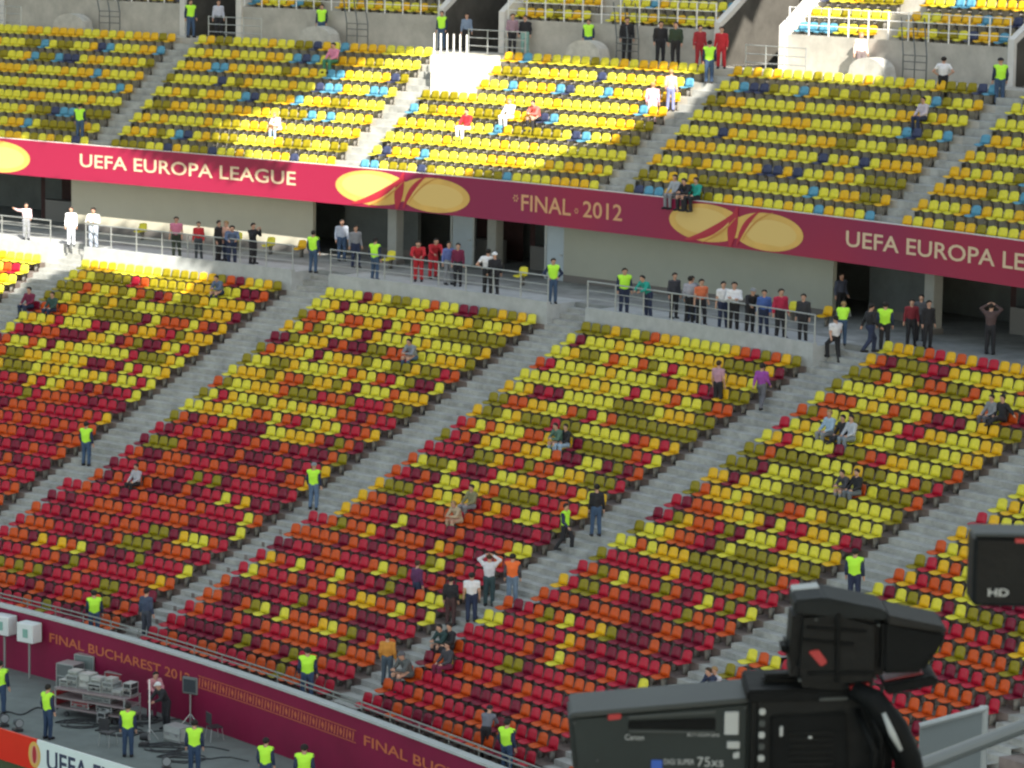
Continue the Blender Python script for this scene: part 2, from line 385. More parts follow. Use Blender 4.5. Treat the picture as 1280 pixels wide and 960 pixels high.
def arcband(x0,y0,x1,y1,bow,w,n=12):
    A=[];B=[]
    for i in range(n+1):
        t=i/n; x=x0+(x1-x0)*t; y=y0+(y1-y0)*t; nx,ny=-(y1-y0),(x1-x0); L=math.hypot(nx,ny); k=bow*4*t*(1-t); x+=nx/L*k; y+=ny/L*k
        ww=w*(.25+.75*math.sin(math.pi*min(1,t*1.05))); A.append((x+nx/L*ww,y+ny/L*ww)); B.append((x-nx/L*ww,y-ny/L*ww))
    return A+B[::-1]
for x in (-32,503,920,1480):
    ac=ang_at(x,RB,14.7); zc=zb+HB/2
    wv=(ang_at(x+84,RB,14.7)-ang_at(x-84,RB,14.7))*(R0+RB)/2 if x>0 else 3.6
    e=MB()
    L=ell(-wv*.44,0.02,wv*.56,.73); Rr=ell(wv*.47,-.05,wv*.53,.72)
    arc_poly(e,L,RB-.010,ac,zc,0); arc_poly(e,Rr,RB-.014,ac,zc,0)
    arc_poly(e,ell(-wv*.50,.08,wv*.40,.50),RB-.018,ac,zc,1); arc_poly(e,ell(wv*.52,-.08,wv*.38,.50),RB-.018,ac,zc,1)
    for (q,mi) in ((arcband(-wv*.75,-.72,.03*wv,.66,-.22,.15),2),(arcband(-wv*.08,-.78,wv*.02,.78,.05,.24),2),(arcband(wv*.02,-.72,wv*.35,.70,.18,.12),2),(arcband(-wv*.50,-.74,wv*.0,.35,-.12,.05),3),(arcband(wv*.10,-.5,wv*.55,.70,.2,.04),3)):
        arc_poly(e,q,RB-.024-(.003 if mi==3 else 0),ac,zc,mi)
    lpart(e,'emblem',[gold,mat('pale_gold_print',(.72,.50,.16),.5),swoosh,goldd],bn)

# ------------------------------------------------------------------ concourse walls
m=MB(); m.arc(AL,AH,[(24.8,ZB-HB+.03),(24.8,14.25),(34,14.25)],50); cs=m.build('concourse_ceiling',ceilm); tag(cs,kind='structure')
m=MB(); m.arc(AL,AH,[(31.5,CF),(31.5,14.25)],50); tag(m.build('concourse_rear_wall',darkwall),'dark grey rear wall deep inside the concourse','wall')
def apx(x,y): return polar(hit(x,y,CF))[1]
def wallpanel(x0,y0,x1,y1,rr,label,material,name='wall_panel',th=.2,z1=14.2):
    a,b=apx(x0,y0),apx(x1,y1); e=empty(name,P(rr,(a+b)/2,CF),label,'wall')
    m=MB(); m.arc(a,b,[(rr,CF+.3),(rr,z1),(rr+th,z1),(rr+th,CF+.3)],12,closed=True,caps=True); lpart(m,'board',material,e)
    m=MB(); m.arc(a,b,[(rr-.03,CF),(rr-.03,CF+.3),(rr+th,CF+.3),(rr+th,CF)],12,closed=True,caps=True); lpart(m,'skirting',mat('skirting',(.16,.15,.14),.8),e)
    return a,b
wallpanel(48,292,388,318,26.1,'long pale beige wall panel under the left UEFA EUROPA LEAGUE lettering',panelm)
wallpanel(706,352,1053,397,26.4,'long pale green wall panel under the FINAL 2012 banner right of the pale door',mat('painted_panel_green',(.36,.375,.315),.7,.05,.6))
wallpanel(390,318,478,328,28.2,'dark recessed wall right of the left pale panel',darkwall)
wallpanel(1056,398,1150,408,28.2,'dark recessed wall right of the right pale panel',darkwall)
def column(x,y,rr,label,w=.5):
    a=apx(x,y); e=empty('column',P(rr,a,CF),label,'column','concrete columns in the concourse'); M=Matrix.Rotation(0,4,'Z')
    m=MB(); m.box((0,0,1.4),(w,w,2.84),bev=.03); o=m.build('shaft',mat('column_concrete',(.30,.31,.29),.8,.1,2),e)
    e.matrix_world=frame(rr,a,CF); m=MB(); m.box((0,0,.1),(w+.08,w+.08,.2)); m.build('base',mat('skirting',(0,0,0)),e)
column(492,330,25.9,'grey square column left of the men in red overalls')
column(1172,416,26.6,'grey square column left of the person with raised arms')
column(607,338,27.5,'narrow dark column beside the kiosk window')
def pale_door(x,y,rr,label,w):
    a=apx(x,y); e=empty('pale_door',frame(rr,a,CF),label,'door')
    m=MB(); m.box((0,0,1.35),(w,.08,2.7),bev=.01); m.build('leaf',mat('door_paint',(.42,.50,.56),.5,.05,2),e)
    m=MB(); m.box((w*.35,-.07,1.05),(.16,.05,.05)); m.build('handle',steelm,e)
    m=MB(); m.box((-w/2-.05,0,1.38),(.1,.14,2.76)); m.box((w/2+.05,0,1.38),(.1,.14,2.76)); m.build('frame',steelm,e)
pale_door(577,330,28.0,'pale blue door panel behind the man in white shirt',1.15)
pale_door(694,350,26.6,'pale blue door behind the steward at the top of the middle aisle',.95)
def kiosk(x0,y0,x1,y1,rr,label):
    a,b=apx(x0,y0),apx(x1,y1); e=empty('kiosk',P(rr,(a+b)/2,CF),label,'kiosk')
    m=MB(); m.arc(a,b,[(rr,CF),(rr,CF+1.0),(rr+.5,CF+1.0),(rr+.5,CF)],5,closed=True,caps=True); lpart(m,'counter',mat('kiosk_counter',(.17,.17,.165),.7),e)
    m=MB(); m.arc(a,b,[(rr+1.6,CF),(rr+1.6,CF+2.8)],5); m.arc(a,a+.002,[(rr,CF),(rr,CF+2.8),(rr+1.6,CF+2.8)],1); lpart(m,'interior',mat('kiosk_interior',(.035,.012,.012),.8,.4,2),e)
    m=MB(); m.arc(a,b,[(rr+.1,CF+2.35),(rr+.1,CF+2.8),(rr+.2,CF+2.8),(rr+.2,CF+2.35)],5,closed=True,caps=True); lpart(m,'shutter_box',mat('kiosk_shutter',(.22,.03,.03),.6),e)
kiosk(617,342,684,350,28.6,'dark red kiosk window with grey counter left of the pale door')
kiosk(500,332,560,338,29.0,'dark kiosk opening behind the men in red overalls')
kiosk(1195,424,1330,438,29.0,'dark kiosk opening at the right edge under the banner')
kiosk(-60,290,44,292,28.0,'dark kiosk opening at the left edge under the gold emblem')

# ------------------------------------------------------------------ seats
def shell(nx,nz,fn,th,m=None):
    # curved shell from fn(u,v)->point ; thickness along its normal
    m=m or MB(); fr=[[Vector(fn(i/nx,j/nz)) for i in range(nx+1)] for j in range(nz+1)]
    n=Vector(th); vs=[p for r in fr for p in r]+[p+n for r in fr for p in r]; N=(nx+1)*(nz+1); W=nx+1; fs=[]
    for j in range(nz):
        for i in range(nx):
            a=j*W+i; fs.append((a,a+1,a+1+W,a+W)); fs.append((N+a,N+a+W,N+a+1+W,N+a+1))
    for i in range(nx): fs.append((i,N+i,N+i+1,i+1)); a=nz*W+i; fs.append((a,a+1,N+a+1,N+a))
    for j in range(nz): a=j*W; fs.append((a,a+W,N+a+W,N+a)); a=j*W+nx; fs.append((a,N+a,N+a+W,a+W))
    return m.add(vs,fs)
def backfn(u,v):
    x=(u-.5)*2; hw=.232*(1-.15*max(0,v-.6)/.4*1.0); return (x*hw,.14+.08*v-.045*x*x, .40+.355*v-.03*x*x*v)
def panfn(u,v):
    x=(u-.5)*2; hw=.232*(1-.10*max(0,.35-v)/.35); y=-.26+.42*v; return (x*hw,y,.415-.03*(1-x*x)+.012*x*x-.02*(v<.05))
BACK=shell(4,3,backfn,(0,.022,0)); PAN=shell(4,3,panfn,(0,0,-.022))
BRK=MB(); BRK.box((0,.10,.18),(.06,.20,.36)); BRK.box((0,.02,.345),(.26,.22,.03))
seat_me={}
def proto_mesh(name,mb):
    me=bpy.data.meshes.new(name); me.from_pydata(mb.v,[],mb.f); me.materials.append(SEATM['crimson']); me.polygons.foreach_set('use_smooth',[True]*len(mb.f)); return me
ME_B,ME_P,ME_K=proto_mesh('backrest',BACK),proto_mesh('seat_pan',PAN),proto_mesh('bracket',BRK)
bracketm=mat('seat_bracket',(.20,.19,.17),.6)
ME_K.materials[0]=bracketm
# seat list: (matrix, colour, info)
seats=[]
YE=[(279,626,0),(303,629,1),(305,648,0),(305,671,0),(248,678,0),(435,637,1),(462,665,1),(336,697,1),(370,708,0),(420,720,0),(313,714,0),(408,739,1),(379,751,2),(371,751,2),(324,763,0),(347,769,0),(456,753,1),(396,783,1),(407,785,0),(306,792,2),(241,716,0),(234,717,0),(201,729,1),(142,735,2),(130,733,2),(302,801,2),(363,817,2),(174,704,2),(662,651,0),(613,642,1),(720,644,1),(544,685,1),(568,692,2),(645,689,0),(655,691,0),(544,708,0),(532,708,2),(545,756,0),(534,752,0),(611,775,0),(622,776,0),(769,677,0),(695,727,1),(721,734,1),(729,735,2),(739,737,2),(756,718,2),(710,779,0),(748,792,1),(708,805,1),(778,730,0),(492,766,0),(529,775,0),(424,816,2),(556,834,1),(636,835,2),(641,838,2),(496,653,0),(460,665,1),(660,648,0),(480,714,0),(504,721,2),(454,752,1),(491,764,0),(531,774,0),(422,722,0),(694,826,0),(781,727,0),(818,665,0),(845,719,1),(810,860,0),(752,717,2),(793,660,2),(847,694,2),(47,674,1),(70,679,1),(94,684,0),(190,665,2),(200,667,2),(222,674,1),(245,679,0),(94,704,2),(17,705,2),(176,702,2),(782,727,0),(832,741,2),(883,757,0),(910,735,2),(936,745,2),(909,762,2),(935,772,0),(855,772,2),(939,827,0),(912,843,2),(969,829,0),(855,701,1),(988,712,0),(963,705,2),(857,652,1),(909,690,0),(857,700,1),(907,737,2),(988,710,1),(931,675,0),(947,677,0),(988,687,1),(1001,690,0),(1015,694,0),(1031,700,0),(1043,701,1),(1008,667,1),(1021,670,1),(1038,674,0),(973,657,0),(1065,657,0),(1093,665,0),(1189,690,0),(1203,692,1),(1201,668,1),(1176,710,1),(1203,719,0),(1132,726,1),(1146,709,2),(1203,744,0),(1193,771,0),(1208,774,2),(1231,763,0),(1277,771,0),(1167,815,0),(1209,835,1),(1238,843,0),(1194,858,0),(1253,793,2),(1277,798,0),(1137,843,1),(1152,843,2),(1179,882,2),(430,795,2),(250,600,2),(305,650,0),(265,598,2)]
def zone(k,u):      # row index (counted down from the top) where yellow gives way to red
    pos=k+u
    return float(np.interp(pos,[-1,0,.95,1,1.95,2,2.95,3,3.95,4,5],[8,10,8,12,8,12.5,10,12.5,12,10.5,12]))
class Runs:
    # short runs of one family along a row: bright yellows, olive, reds or blues
    def __init__(s): s.c=None; s.n=0
    def next(s,w):
        fam=[w[0]+w[1],w[2],w[3]+w[4]+w[5],w[6]+w[7]]
        if s.n<=0:
            s.c=random.choices([0,1,2,3],fam)[0]
            s.n=random.choices([1,2,3,4,5],[[.45,.27,.16,.09,.03],[.58,.27,.12,.03,0],[.72,.22,.06,0,0],[.8,.17,.03,0,0]][s.c] if fam[2]<80 else [1,0,0,0,0])[0]
        s.n-=1; r={0:(0,1),1:(2,),2:(3,4,5),3:(6,7)}[s.c]
        return SK[random.choices(r,[w[q]+1e-6 for q in r])[0]]
Yw=[32,21,22,12,7,7,0,0]; Mw=[21,13,14,22,16,16,0,0]; Rw=[0,0,1.8,33,44,21,0,0]; Uw=[42,28,16,0,0,0,10,5]
def addseat(M,c,info): seats.append([M,c,info])
for k in KS:
    for j in range(0,28):
        if j>25 and k<3: continue
        a,b=lends(k,j if j<26 else 25)
        if j>=26: a,b=AK(k)+GR/(R0+.8*j),AK(k+1)-GL/(R0+.8*j)
        n=int(round((b-a)*(R0+.8*j)/.527)); rn=Runs(); i0=25-j
        for i in range(n+1):
            an=a+(b-a)*i/n; u=i/n; zt=zone(k,u); 
            d=zt-i0; wts=Yw if d>3 else (Rw if d<-1.5 else Mw)
            c=rn.next(wts)
            addseat(frame(.8*j,an,tread(j),random.gauss(0,.012)),c,dict(t='L',k=k,j=j,i=i,n=n,d=d))
pix=[proj(s[0]@Vector((0,.05,.5))) for s in seats]
pa=np.array(pix)
red=np.array([s[2]['d']<-0.5 for s in seats])
for x,y,c in YE:
    d=np.hypot(pa[:,0]-x,(pa[:,1]-y)*1.3); q=int(d.argmin())
    if d[q]<13: seats[q][1]=SK[c]; 
for k in UK:
    for j in range(-1,8):
        a,b=uends(k,ulr(j)); n=int(round((b-a)*(R0+ulr(j))/.527)); rn=Runs()
        for i in range(n+1):
            an=a+(b-a)*i/n
            if ba-.2/r<an<bb+.2/r and j>=5: continue
            addseat(frame(ulr(j),an,utread(j),random.gauss(0,.012)),rn.next(Uw),dict(t='U'))
    a=uaisle(k)+(GW+.5)/(R0+34); b=uaisle(k+1)-(GW+.5)/(R0+34)
    for j in range(0,6):
        n=int(round((b-a)*(R0+u2r(j))/.527)); rn=Runs()
        for i in range(n+1):
            if abs(i/n-.42)<.05 and j<6: continue
            addseat(frame(u2r(j),a+(b-a)*i/n,u2t(j)),rn.next(Uw),dict(t='U2'))
# keep what can be seen (with a margin for a step aside)
vis=[]
for s in seats:
    p=s[0]@Vector((0,.05,.5)); x,y=proj(p)
    if -260<x<1540 and -120<y<1080: vis.append((s,x,y,(p-Vector((0,0,H))).length))
def covered(x,y):
    return (x>700 and y>868 and x<1150) or (965<x<1180 and 722<y<870) or (x>1205 and 655<y<765) or (1140<x<1232 and y>885) or (x>1150 and y>905)
cand=[v for v in vis if v[0][2]['t']=='L' and 8<v[1]<1272 and 8<v[2]<952 and not covered(v[1],v[2])]
cand.sort(key=lambda v:v[3]); indiv=cand[:300]; ids=set(id(v[0]) for v in indiv)
def ordn(n): return '%d%s'%(n,{1:'st',2:'nd',3:'rd'}.get(n%10 if n%100 not in(11,12,13) else 0,'th'))
BL={1:'second block from left',2:'block left of the broadcast camera',3:'block behind the broadcast camera',4:'block right of the broadcast camera'}
lowj={}
for v in indiv: q=v[0][2]; lowj[q['k']]=min(lowj.get(q['k'],99),q['j'])
for (s,x,y,d) in indiv:
    q=s[2]; M,c=s[0],s[1]
    row=q['j']-lowj[q['k']]+1; left=q['i']+1; right=q['n']-q['i']+1
    side=f'{ordn(left)} from left end' if (left<=right or q['k']==4) else f'{ordn(right)} from right end'
    e=empty('stadium_seat',M,f"{c} seat, {side}, {ordn(row)} row up, {BL[q['k']]}",'seat','stadium seats in the lower tier')
    for me,nm in((ME_B,'backrest'),(ME_P,'seat_pan'),(ME_K,'bracket')):
        o=bpy.data.objects.new(nm,me); COL.objects.link(o); o.parent=e
        if nm!='bracket': o.material_slots[0].link='OBJECT'; o.material_slots[0].material=SEATM[c]
def mass(lst,name,label):
    V0=np.array(BACK.v+PAN.v+BRK.v); nb,np_=len(BACK.v),len(PAN.v)
    F0=[list(f) for f in BACK.f]+[[i+nb for i in f] for f in PAN.f]+[[i+nb+np_ for i in f] for f in BRK.f]
    F0=np.array(F0); nk=len(BRK.f); N=len(lst)
    Ms=np.array([np.array(s[0]) for s in lst]); V=np.einsum('nij,vj->nvi',Ms[:,:3,:3],V0)+Ms[:,None,:3,3]
    V=V.reshape(-1,3); Fq=(F0[None]+(np.arange(N)*len(V0))[:,None,None]).reshape(-1,4)
    me=bpy.data.meshes.new(name); me.vertices.add(len(V)); me.vertices.foreach_set('co',V.ravel())
    me.loops.add(Fq.size); me.loops.foreach_set('vertex_index',Fq.ravel().astype(np.int32))
    me.polygons.add(len(Fq)); me.polygons.foreach_set('loop_start',np.arange(0,Fq.size,4,dtype=np.int32)); me.polygons.foreach_set('loop_total',np.full(len(Fq),4,dtype=np.int32))
    for k in SK: me.materials.append(SEATM[k])
    me.materials.append(bracketm); mi=np.zeros((N,len(F0)),np.int32)
    for n,s in enumerate(lst): mi[n,:]=SK.index(s[1])
    mi[:,-nk:]=len(SK); me.polygons.foreach_set('material_index',mi.ravel()); me.polygons.foreach_set('use_smooth',[True]*len(Fq))
    me.update(calc_edges=True); me.validate(); o=bpy.data.objects.new(name,me); COL.objects.link(o); tag(o,label,'seats',kind='stuff')
mass([v[0] for v in vis if id(v[0]) not in ids],'stadium_seats','rows of yellow, orange, crimson, maroon and blue plastic seats filling both tiers')
for x,y,lb in((336,318,'yellow seat by the left wall panel near the person with raised arm'),(375,322,'golden seat beside the steward at the left wall panel end'),(486,336,'yellow seat left of the men in red overalls'),(651,357,'yellow seat under the dark red kiosk window'),(176,300,'yellow seat behind the sunlit railing'),(295,312,'light yellow seat right of the blue jacket bystanders'),(1031,408,'golden seat beside the climbing man in white and black'),(988,402,'yellow seat between the red and the black bystanders')):
    rr,an=polar(hit(x,y,CF)); e=empty('loose_seat',frame(max(rr,22.9),an,CF),lb,'seat','single yellow seats on the concourse')
    for me,nm in((ME_B,'backrest'),(ME_P,'seat_pan'),(ME_K,'bracket')):
        o=bpy.data.objects.new(nm,me); COL.objects.link(o); o.parent=e
        if nm!='bracket': o.material_slots[0].link='OBJECT'; o.material_slots[0].material=SEATM['golden yellow' if 'golden' in lb else 'light yellow']
# ------------------------------------------------------------------ people
VX=.024
def tcap(p,a,b,ra,rb,sq=1.0):
    a=np.array(a,float); b=np.array(b,float); q=p.copy(); s=np.array([1,1/sq,1]); q=q*s; a=a*s; b=b*s
    ab=b-a; t=np.clip(((q-a)@ab)/(ab@ab+1e-9),0,1); d=np.linalg.norm(q-a-t[...,None]*ab,axis=-1); return (d-(ra+(rb-ra)*t))*(sq if sq<1 else 1)
def smin(a,b,k=.035):
    h=np.clip(.5+.5*(b-a)/k,0,1); return b*(1-h)+a*h-k*h*(1-h)
def surf(fn,lo,hi,vx=VX):
    lo=np.array(lo)-2*vx; hi=np.array(hi)+2*vx
    ax=[np.arange(lo[i],hi[i]+vx,vx) for i in range(3)]
    G=np.stack(np.meshgrid(*ax,indexing='ij'),-1); f=fn(G); s=f<0; n=f.shape
    cs=np.zeros((n[0]-1,n[1]-1,n[2]-1)); pos=np.zeros(cs.shape+(3,))
    cor=[(i,j,k) for i in(0,1) for j in(0,1) for k in(0,1)]
    for a in cor:
        for ax_ in range(3):
            if a[ax_]==0:
                b=list(a); b[ax_]=1
                A=f[a[0]:n[0]-1+a[0],a[1]:n[1]-1+a[1],a[2]:n[2]-1+a[2]]; B=f[b[0]:n[0]-1+b[0],b[1]:n[1]-1+b[1],b[2]:n[2]-1+b[2]]
                c=(A<0)!=(B<0); t=np.where(c,A/(A-B+1e-12),0)
                o=np.zeros(cs.shape+(3,)); o[...,0]=a[0];o[...,1]=a[1];o[...,2]=a[2]; o[...,ax_]+=t
                pos+=o*c[...,None]; cs+=c
    m=cs>0; ind=-np.ones(cs.shape,int); ind[m]=np.arange(m.sum()); I=np.argwhere(m)
    V=lo+(I+pos[m]/cs[m][:,None])*vx; Fs=[]
    for ax_ in range(3):
        sl0=[slice(1,n[i]-1) for i in range(3)]; sl1=sl0[:]; sl0[ax_]=slice(0,n[ax_]-1); sl1[ax_]=slice(1,n[ax_])
        c=s[tuple(sl0)]!=s[tuple(sl1)]; E=np.argwhere(c); off=[1,1,1]; off[ax_]=0; E=E+np.array(off)
        u,v=[i for i in range(3) if i!=ax_]; eu=np.eye(3,dtype=int)[u]; ev=np.eye(3,dtype=int)[v]
        q=np.stack([ind[tuple((E-eu-ev).T)],ind[tuple((E-ev).T)],ind[tuple(E.T)],ind[tuple((E-eu).T)]],1)
        ins=s[tuple(E.T)]
        fl=ins if ax_!=1 else ~ins
        q[~fl]=q[~fl][:,::-1]; Fs.append(q)
    return V,np.concatenate(Fs)
def J(**k):
    b=dict(pel=(0,0,.96),che=(0,.01,1.27),nek=(0,.005,1.46),hed=(0,-.015,1.625),
      sl=(.185,0,1.40),sr=(-.185,0,1.40),el=(.235,.03,1.13),er=(-.235,.03,1.13),hl=(.25,-.05,.88),hr=(-.25,-.05,.88),
      pl=(.09,0,.93),pr=(-.09,0,.93),kl=(.105,-.02,.50),kr=(-.105,-.02,.50),al=(.115,.02,.09),ar=(-.115,.02,.09)); b.update(k); return b
def shift(b,dz,dy=0,keys=('pel','che','nek','hed','sl','sr','el','er','hl','hr','pl','pr')):
    for k in keys: b[k]=(b[k][0],b[k][1]+dy,b[k][2]+dz)
    return b
POSE={}
POSE['stand']=J()
POSE['relax']=J(hl=(.24,-.10,.90),hr=(-.27,-.02,.87),kl=(.12,-.06,.50),al=(.15,-.03,.09))
POSE['akimbo']=J(el=(.38,.06,1.16),er=(-.38,.06,1.16),hl=(.21,-.05,1.02),hr=(-.21,-.05,1.02))
POSE['walk']=J(kl=(.10,-.22,.53),al=(.10,-.20,.12),kr=(-.10,.05,.50),ar=(-.10,.30,.16),hl=(.25,.16,.95),hr=(-.25,-.22,.96),el=(.24,.10,1.14),er=(-.24,-.03,1.13))
POSE['climb']=J(kl=(.11,-.30,.68),al=(.11,-.26,.26),kr=(-.10,.02,.50),ar=(-.10,.12,.09),hl=(.25,.10,.97),hr=(-.25,-.24,1.0),er=(-.24,-.05,1.13))
POSE['phone']=J(el=(.26,-.16,1.22),hl=(.10,-.30,1.50),er=(-.26,-.16,1.22),hr=(-.10,-.30,1.50))
POSE['point']=J(er=(-.42,-.05,1.42),hr=(-.60,-.22,1.52),hl=(.20,-.12,1.02))
POSE['headup']=J(el=(.34,-.02,1.55),hl=(.12,0,1.70),er=(-.34,-.02,1.55),hr=(-.12,0,1.70))
POSE['cross']=J(el=(.25,-.08,1.15),er=(-.25,-.08,1.15),hl=(-.06,-.22,1.20),hr=(.06,-.24,1.17))
POSE['lean']=J(che=(0,-.14,1.22),nek=(0,-.24,1.38),hed=(0,-.30,1.52),sl=(.185,-.22,1.33),sr=(-.185,-.22,1.33),el=(.24,-.36,1.12),er=(-.24,-.36,1.12),hl=(.15,-.50,1.05),hr=(-.15,-.50,1.05))
sit=dict(pel=(0,0,.54),che=(0,.02,.84),nek=(0,0,1.03),hed=(0,-.03,1.19),sl=(.185,0,.97),sr=(-.185,0,.97),pl=(.09,-.02,.52),pr=(-.09,-.02,.52),kl=(.13,-.44,.54),kr=(-.13,-.44,.54),al=(.13,-.42,.09),ar=(-.13,-.42,.09))
POSE['sit']=J(**sit,el=(.24,-.12,.73),er=(-.24,-.12,.73),hl=(.14,-.34,.64),hr=(-.14,-.34,.64))
s2=dict(sit); s2.update(che=(0,-.10,.82),nek=(0,-.20,.99),hed=(0,-.27,1.12),sl=(.185,-.18,.93),sr=(-.185,-.18,.93))
POSE['sitlean']=J(**s2,el=(.22,-.34,.70),er=(-.22,-.34,.70),hl=(.07,-.52,.72),hr=(-.07,-.52,.72))
s3=dict(sit); s3.update(kl=(.16,-.42,.60),kr=(-.10,-.45,.50),al=(.02,-.60,.42))
POSE['sitback']=J(**s3,el=(.34,.06,.80),er=(-.30,-.02,.74),hl=(.48,.04,.70),hr=(-.16,-.26,.62))
def body_fns(b):
    g=lambda k:b[k]
    def torso(p,e=0): return smin(smin(tcap(p,g('pel'),g('che'),.150+e,.160+e,.66),tcap(p,g('che'),tuple(np.array(g('nek'))-np.array((0,0,.05))),.155+e,.085+e,.66),.06),tcap(p,g('sl'),g('sr'),.068+e,.068+e),.06)
    def arms(p,e=0,frac=1.0,up=1.0):
        d=None
        for s in'lr':
            A,B,C=map(lambda q:np.array(g(q)),('s'+s,'e'+s,'h'+s)); B2=A+(B-A)*up
            q=tcap(p,A,B2,.058+e,.045+e)
            if frac>0: q=smin(q,tcap(p,B,B+(C-B)*frac,.045+e,.045+(.03-.045)*frac+e),.02)
            d=q if d is None else np.minimum(d,q)
        return d
    def legs(p,e=0,hem=1.0):
        d=None
        for s in'lr':
            A,B,C=map(lambda q:np.array(g(q)),('p'+s,'k'+s,'a'+s)); q=smin(tcap(p,A,B,.092+e,.062+e),tcap(p,B,B+(C-B)*hem,.062+e,.042+e*1.6),.03)
            d=q if d is None else smin(d,q,.02)
        return d
    def head(p,e=0):
        h=np.array(g('hed')); q=tcap(p,h+(0,0,.035),h+(0,-.015,-.05),.093+e,.068+e,.95)
        return q
    def feet(p,e=0):
        d=None
        for s in'lr':
            a=np.array(g('a'+s)); q=tcap(p,a+(0,.03,-.035),a+(0,-.17,-.055),.048+e,.036+e); d=q if d is None else np.minimum(d,q)
        return d
    def hands(p,e=0):
        d=None
        for s in'lr':
            B,C=np.array(g('e'+s)),np.array(g('h'+s)); u=(C-B)/np.linalg.norm(C-B); q=tcap(p,C,C+u*.075,.030+e,.036+e); d=q if d is None else np.minimum(d,q)
        return d
    return torso,arms,legs,head,feet,hands
def mkmesh(nm,V,Fc,extra=None):
    me=bpy.data.meshes.new(nm); V=[tuple(v) for v in V]; Fc=[tuple(int(i) for i in f) for f in Fc]; mi=[0]*len(Fc)
    if extra:
        b=len(V); V+=extra.v; Fc+=[tuple(i+b for i in f) for f in extra.f]; mi+=extra.m
    me.from_pydata(V,[],Fc); me.materials.append(bracketm); me.materials.append(bracketm); me.polygons.foreach_set('material_index',mi)
    me.polygons.foreach_set('use_smooth',[True]*len(Fc)); me.update(); return me
ARCH={}
PR=random.Random(11)
def arche(pose):
    if pose in ARCH: return ARCH[pose]
    b=POSE[pose]; torso,arms,legs,head,feet,hands=body_fns(b); P_=np.array(list(b.values())); lo=P_.min(0)-(.17,.24,.11); hi=P_.max(0)+(.17,.17,.17); lo[2]=-.02
    def bodyf(p):
        h=np.array(b['hed']); d=smin(torso(p),arms(p),.03); d=smin(d,legs(p),.04); d=smin(d,tcap(p,b['nek'],h,.055,.05),.03)
        d=smin(d,head(p),.02); d=smin(d,tcap(p,h+(0,-.085,.01),h+(0,-.103,-.025),.012,.019),.015)
        for s in(-1,1): d=smin(d,tcap(p,h+(s*.088,0,.02),h+(s*.09,0,-.02),.014,.012),.01)
        d=smin(d,feet(p),.02); return smin(d,hands(p),.02)
    V,Fc=surf(bodyf,lo,hi)
    ex=MB(); h=Vector(b['hed'])
    for s in(-1,1): ex.box((h.x+s*.033,h.y-.083,h.z+.015),(.022,.012,.012),mi=1,bev=.003)
    ex.box((h.x,h.y-.082,h.z-.052),(.045,.012,.008),mi=1)
    for s,sg in(('l',1),('r',-1)):
        B,C=Vector(b['e'+s]),Vector(b['h'+s]); u=(C-B).normalized(); side=u.cross(Vector((sg,0,0))); side=(side.normalized() if side.length>.1 else Vector((0,1,0))); nrm=u.cross(side).normalized()
        for i,(ln) in enumerate((.062,.074,.070,.054)):
            r0=C+u*.075+side*(.026-.0175*i); r1=r0+u*ln*.55+nrm*.004; r2=r1+u*ln*.35-nrm*.018; ex.tube([r0-u*.02,r1,r2],[.0095,.0088,.0075],5)
        t0=C+u*.025+side*.03; ex.tube([t0,t0+side*.024+u*.022,t0+side*.03+u*.05],[.011,.010,.008],5)
    D={'body':mkmesh('body',V,Fc,ex)}
    def cut(f,zc,up=True,src='nek'): 
        return f
    def top(fr,upf=1.0,e=.014):
        def f(p):
            d=smin(torso(p,e),arms(p,e,fr,upf),.03); n=np.array(b['nek']); d=np.maximum(d,-(tcap(p,n+(0,0,.0),n+(0,0,.2),.062,.07)))
            c=np.array(b['pel']); c2=np.array(b['che']); ax=(c2-c)/np.linalg.norm(c2-c); return np.maximum(d,-((p-c)@ax)-.06)
        return f
    P_t=lo.copy(); 
    V,Fc=surf(top(.93),lo,hi); D['jacket']=mkmesh('jacket',V,Fc)
    V,Fc=surf(top(0,.55),lo,hi); D['shirt']=mkmesh('shirt',V,Fc)
    def vestf(p):
        c=np.array(b['pel']); c2=np.array(b['che']); ax=(c2-c)/np.linalg.norm(c2-c); d=torso(p,.034); n=np.array(b['nek'])
        d=np.maximum(d,-(tcap(p,n+(0,0,.0),n+(0,0,.2),.072,.09)))
        for s in'lr': d=np.maximum(d,-tcap(p,np.array(b['s'+s])+(np.sign(b['s'+s][0])*.035,0,0),b['e'+s],.07,.07))
        return np.maximum(d,-((p-c)@ax)-.02)
    V,Fc=surf(vestf,lo,hi); D['vest']=mkmesh('vest',V,Fc)
    def trf(p):
        c=np.array(b['pel']); c2=np.array(b['che']); ax=(c2-c)/np.linalg.norm(c2-c); d=smin(tcap(p,c,c+ax*.08,.162,.155,.68),legs(p,.014,.95),.05); return np.maximum(d,((p-c)@ax)-.09)
    V,Fc=surf(trf,lo,hi); D['trousers']=mkmesh('trousers',V,Fc)
    V,Fc=surf(lambda p:np.maximum(feet(p,.01),-p[...,2]),lo,hi); D['shoes']=mkmesh('shoes',V,Fc)
    h=np.array(b['hed'])
    def hairf(p): 
        q=p-h; return np.maximum(head(p,.016),np.minimum(-(q[...,2]-.045),-(q[...,1]+.02))*1.0+0*q[...,0]) if False else np.maximum(head(p,.018),-(q[...,1]*.8+q[...,2]*1.0-.012))
    V,Fc=surf(hairf,h-.15,h+.15,.014); D['hair']=mkmesh('hair',V,Fc)
    def capf(p):
        q=p-h; d=np.maximum(head(p,.024),-(q[...,2]-.03)); return np.minimum(d,tcap(p,h+(0,-.08,.04),h+(0,-.16,.03),.028,.02))
    V,Fc=surf(capf,h-.2,h+.2,.014); D['cap']=mkmesh('cap',V,Fc)
    ARCH[pose]=D; return D
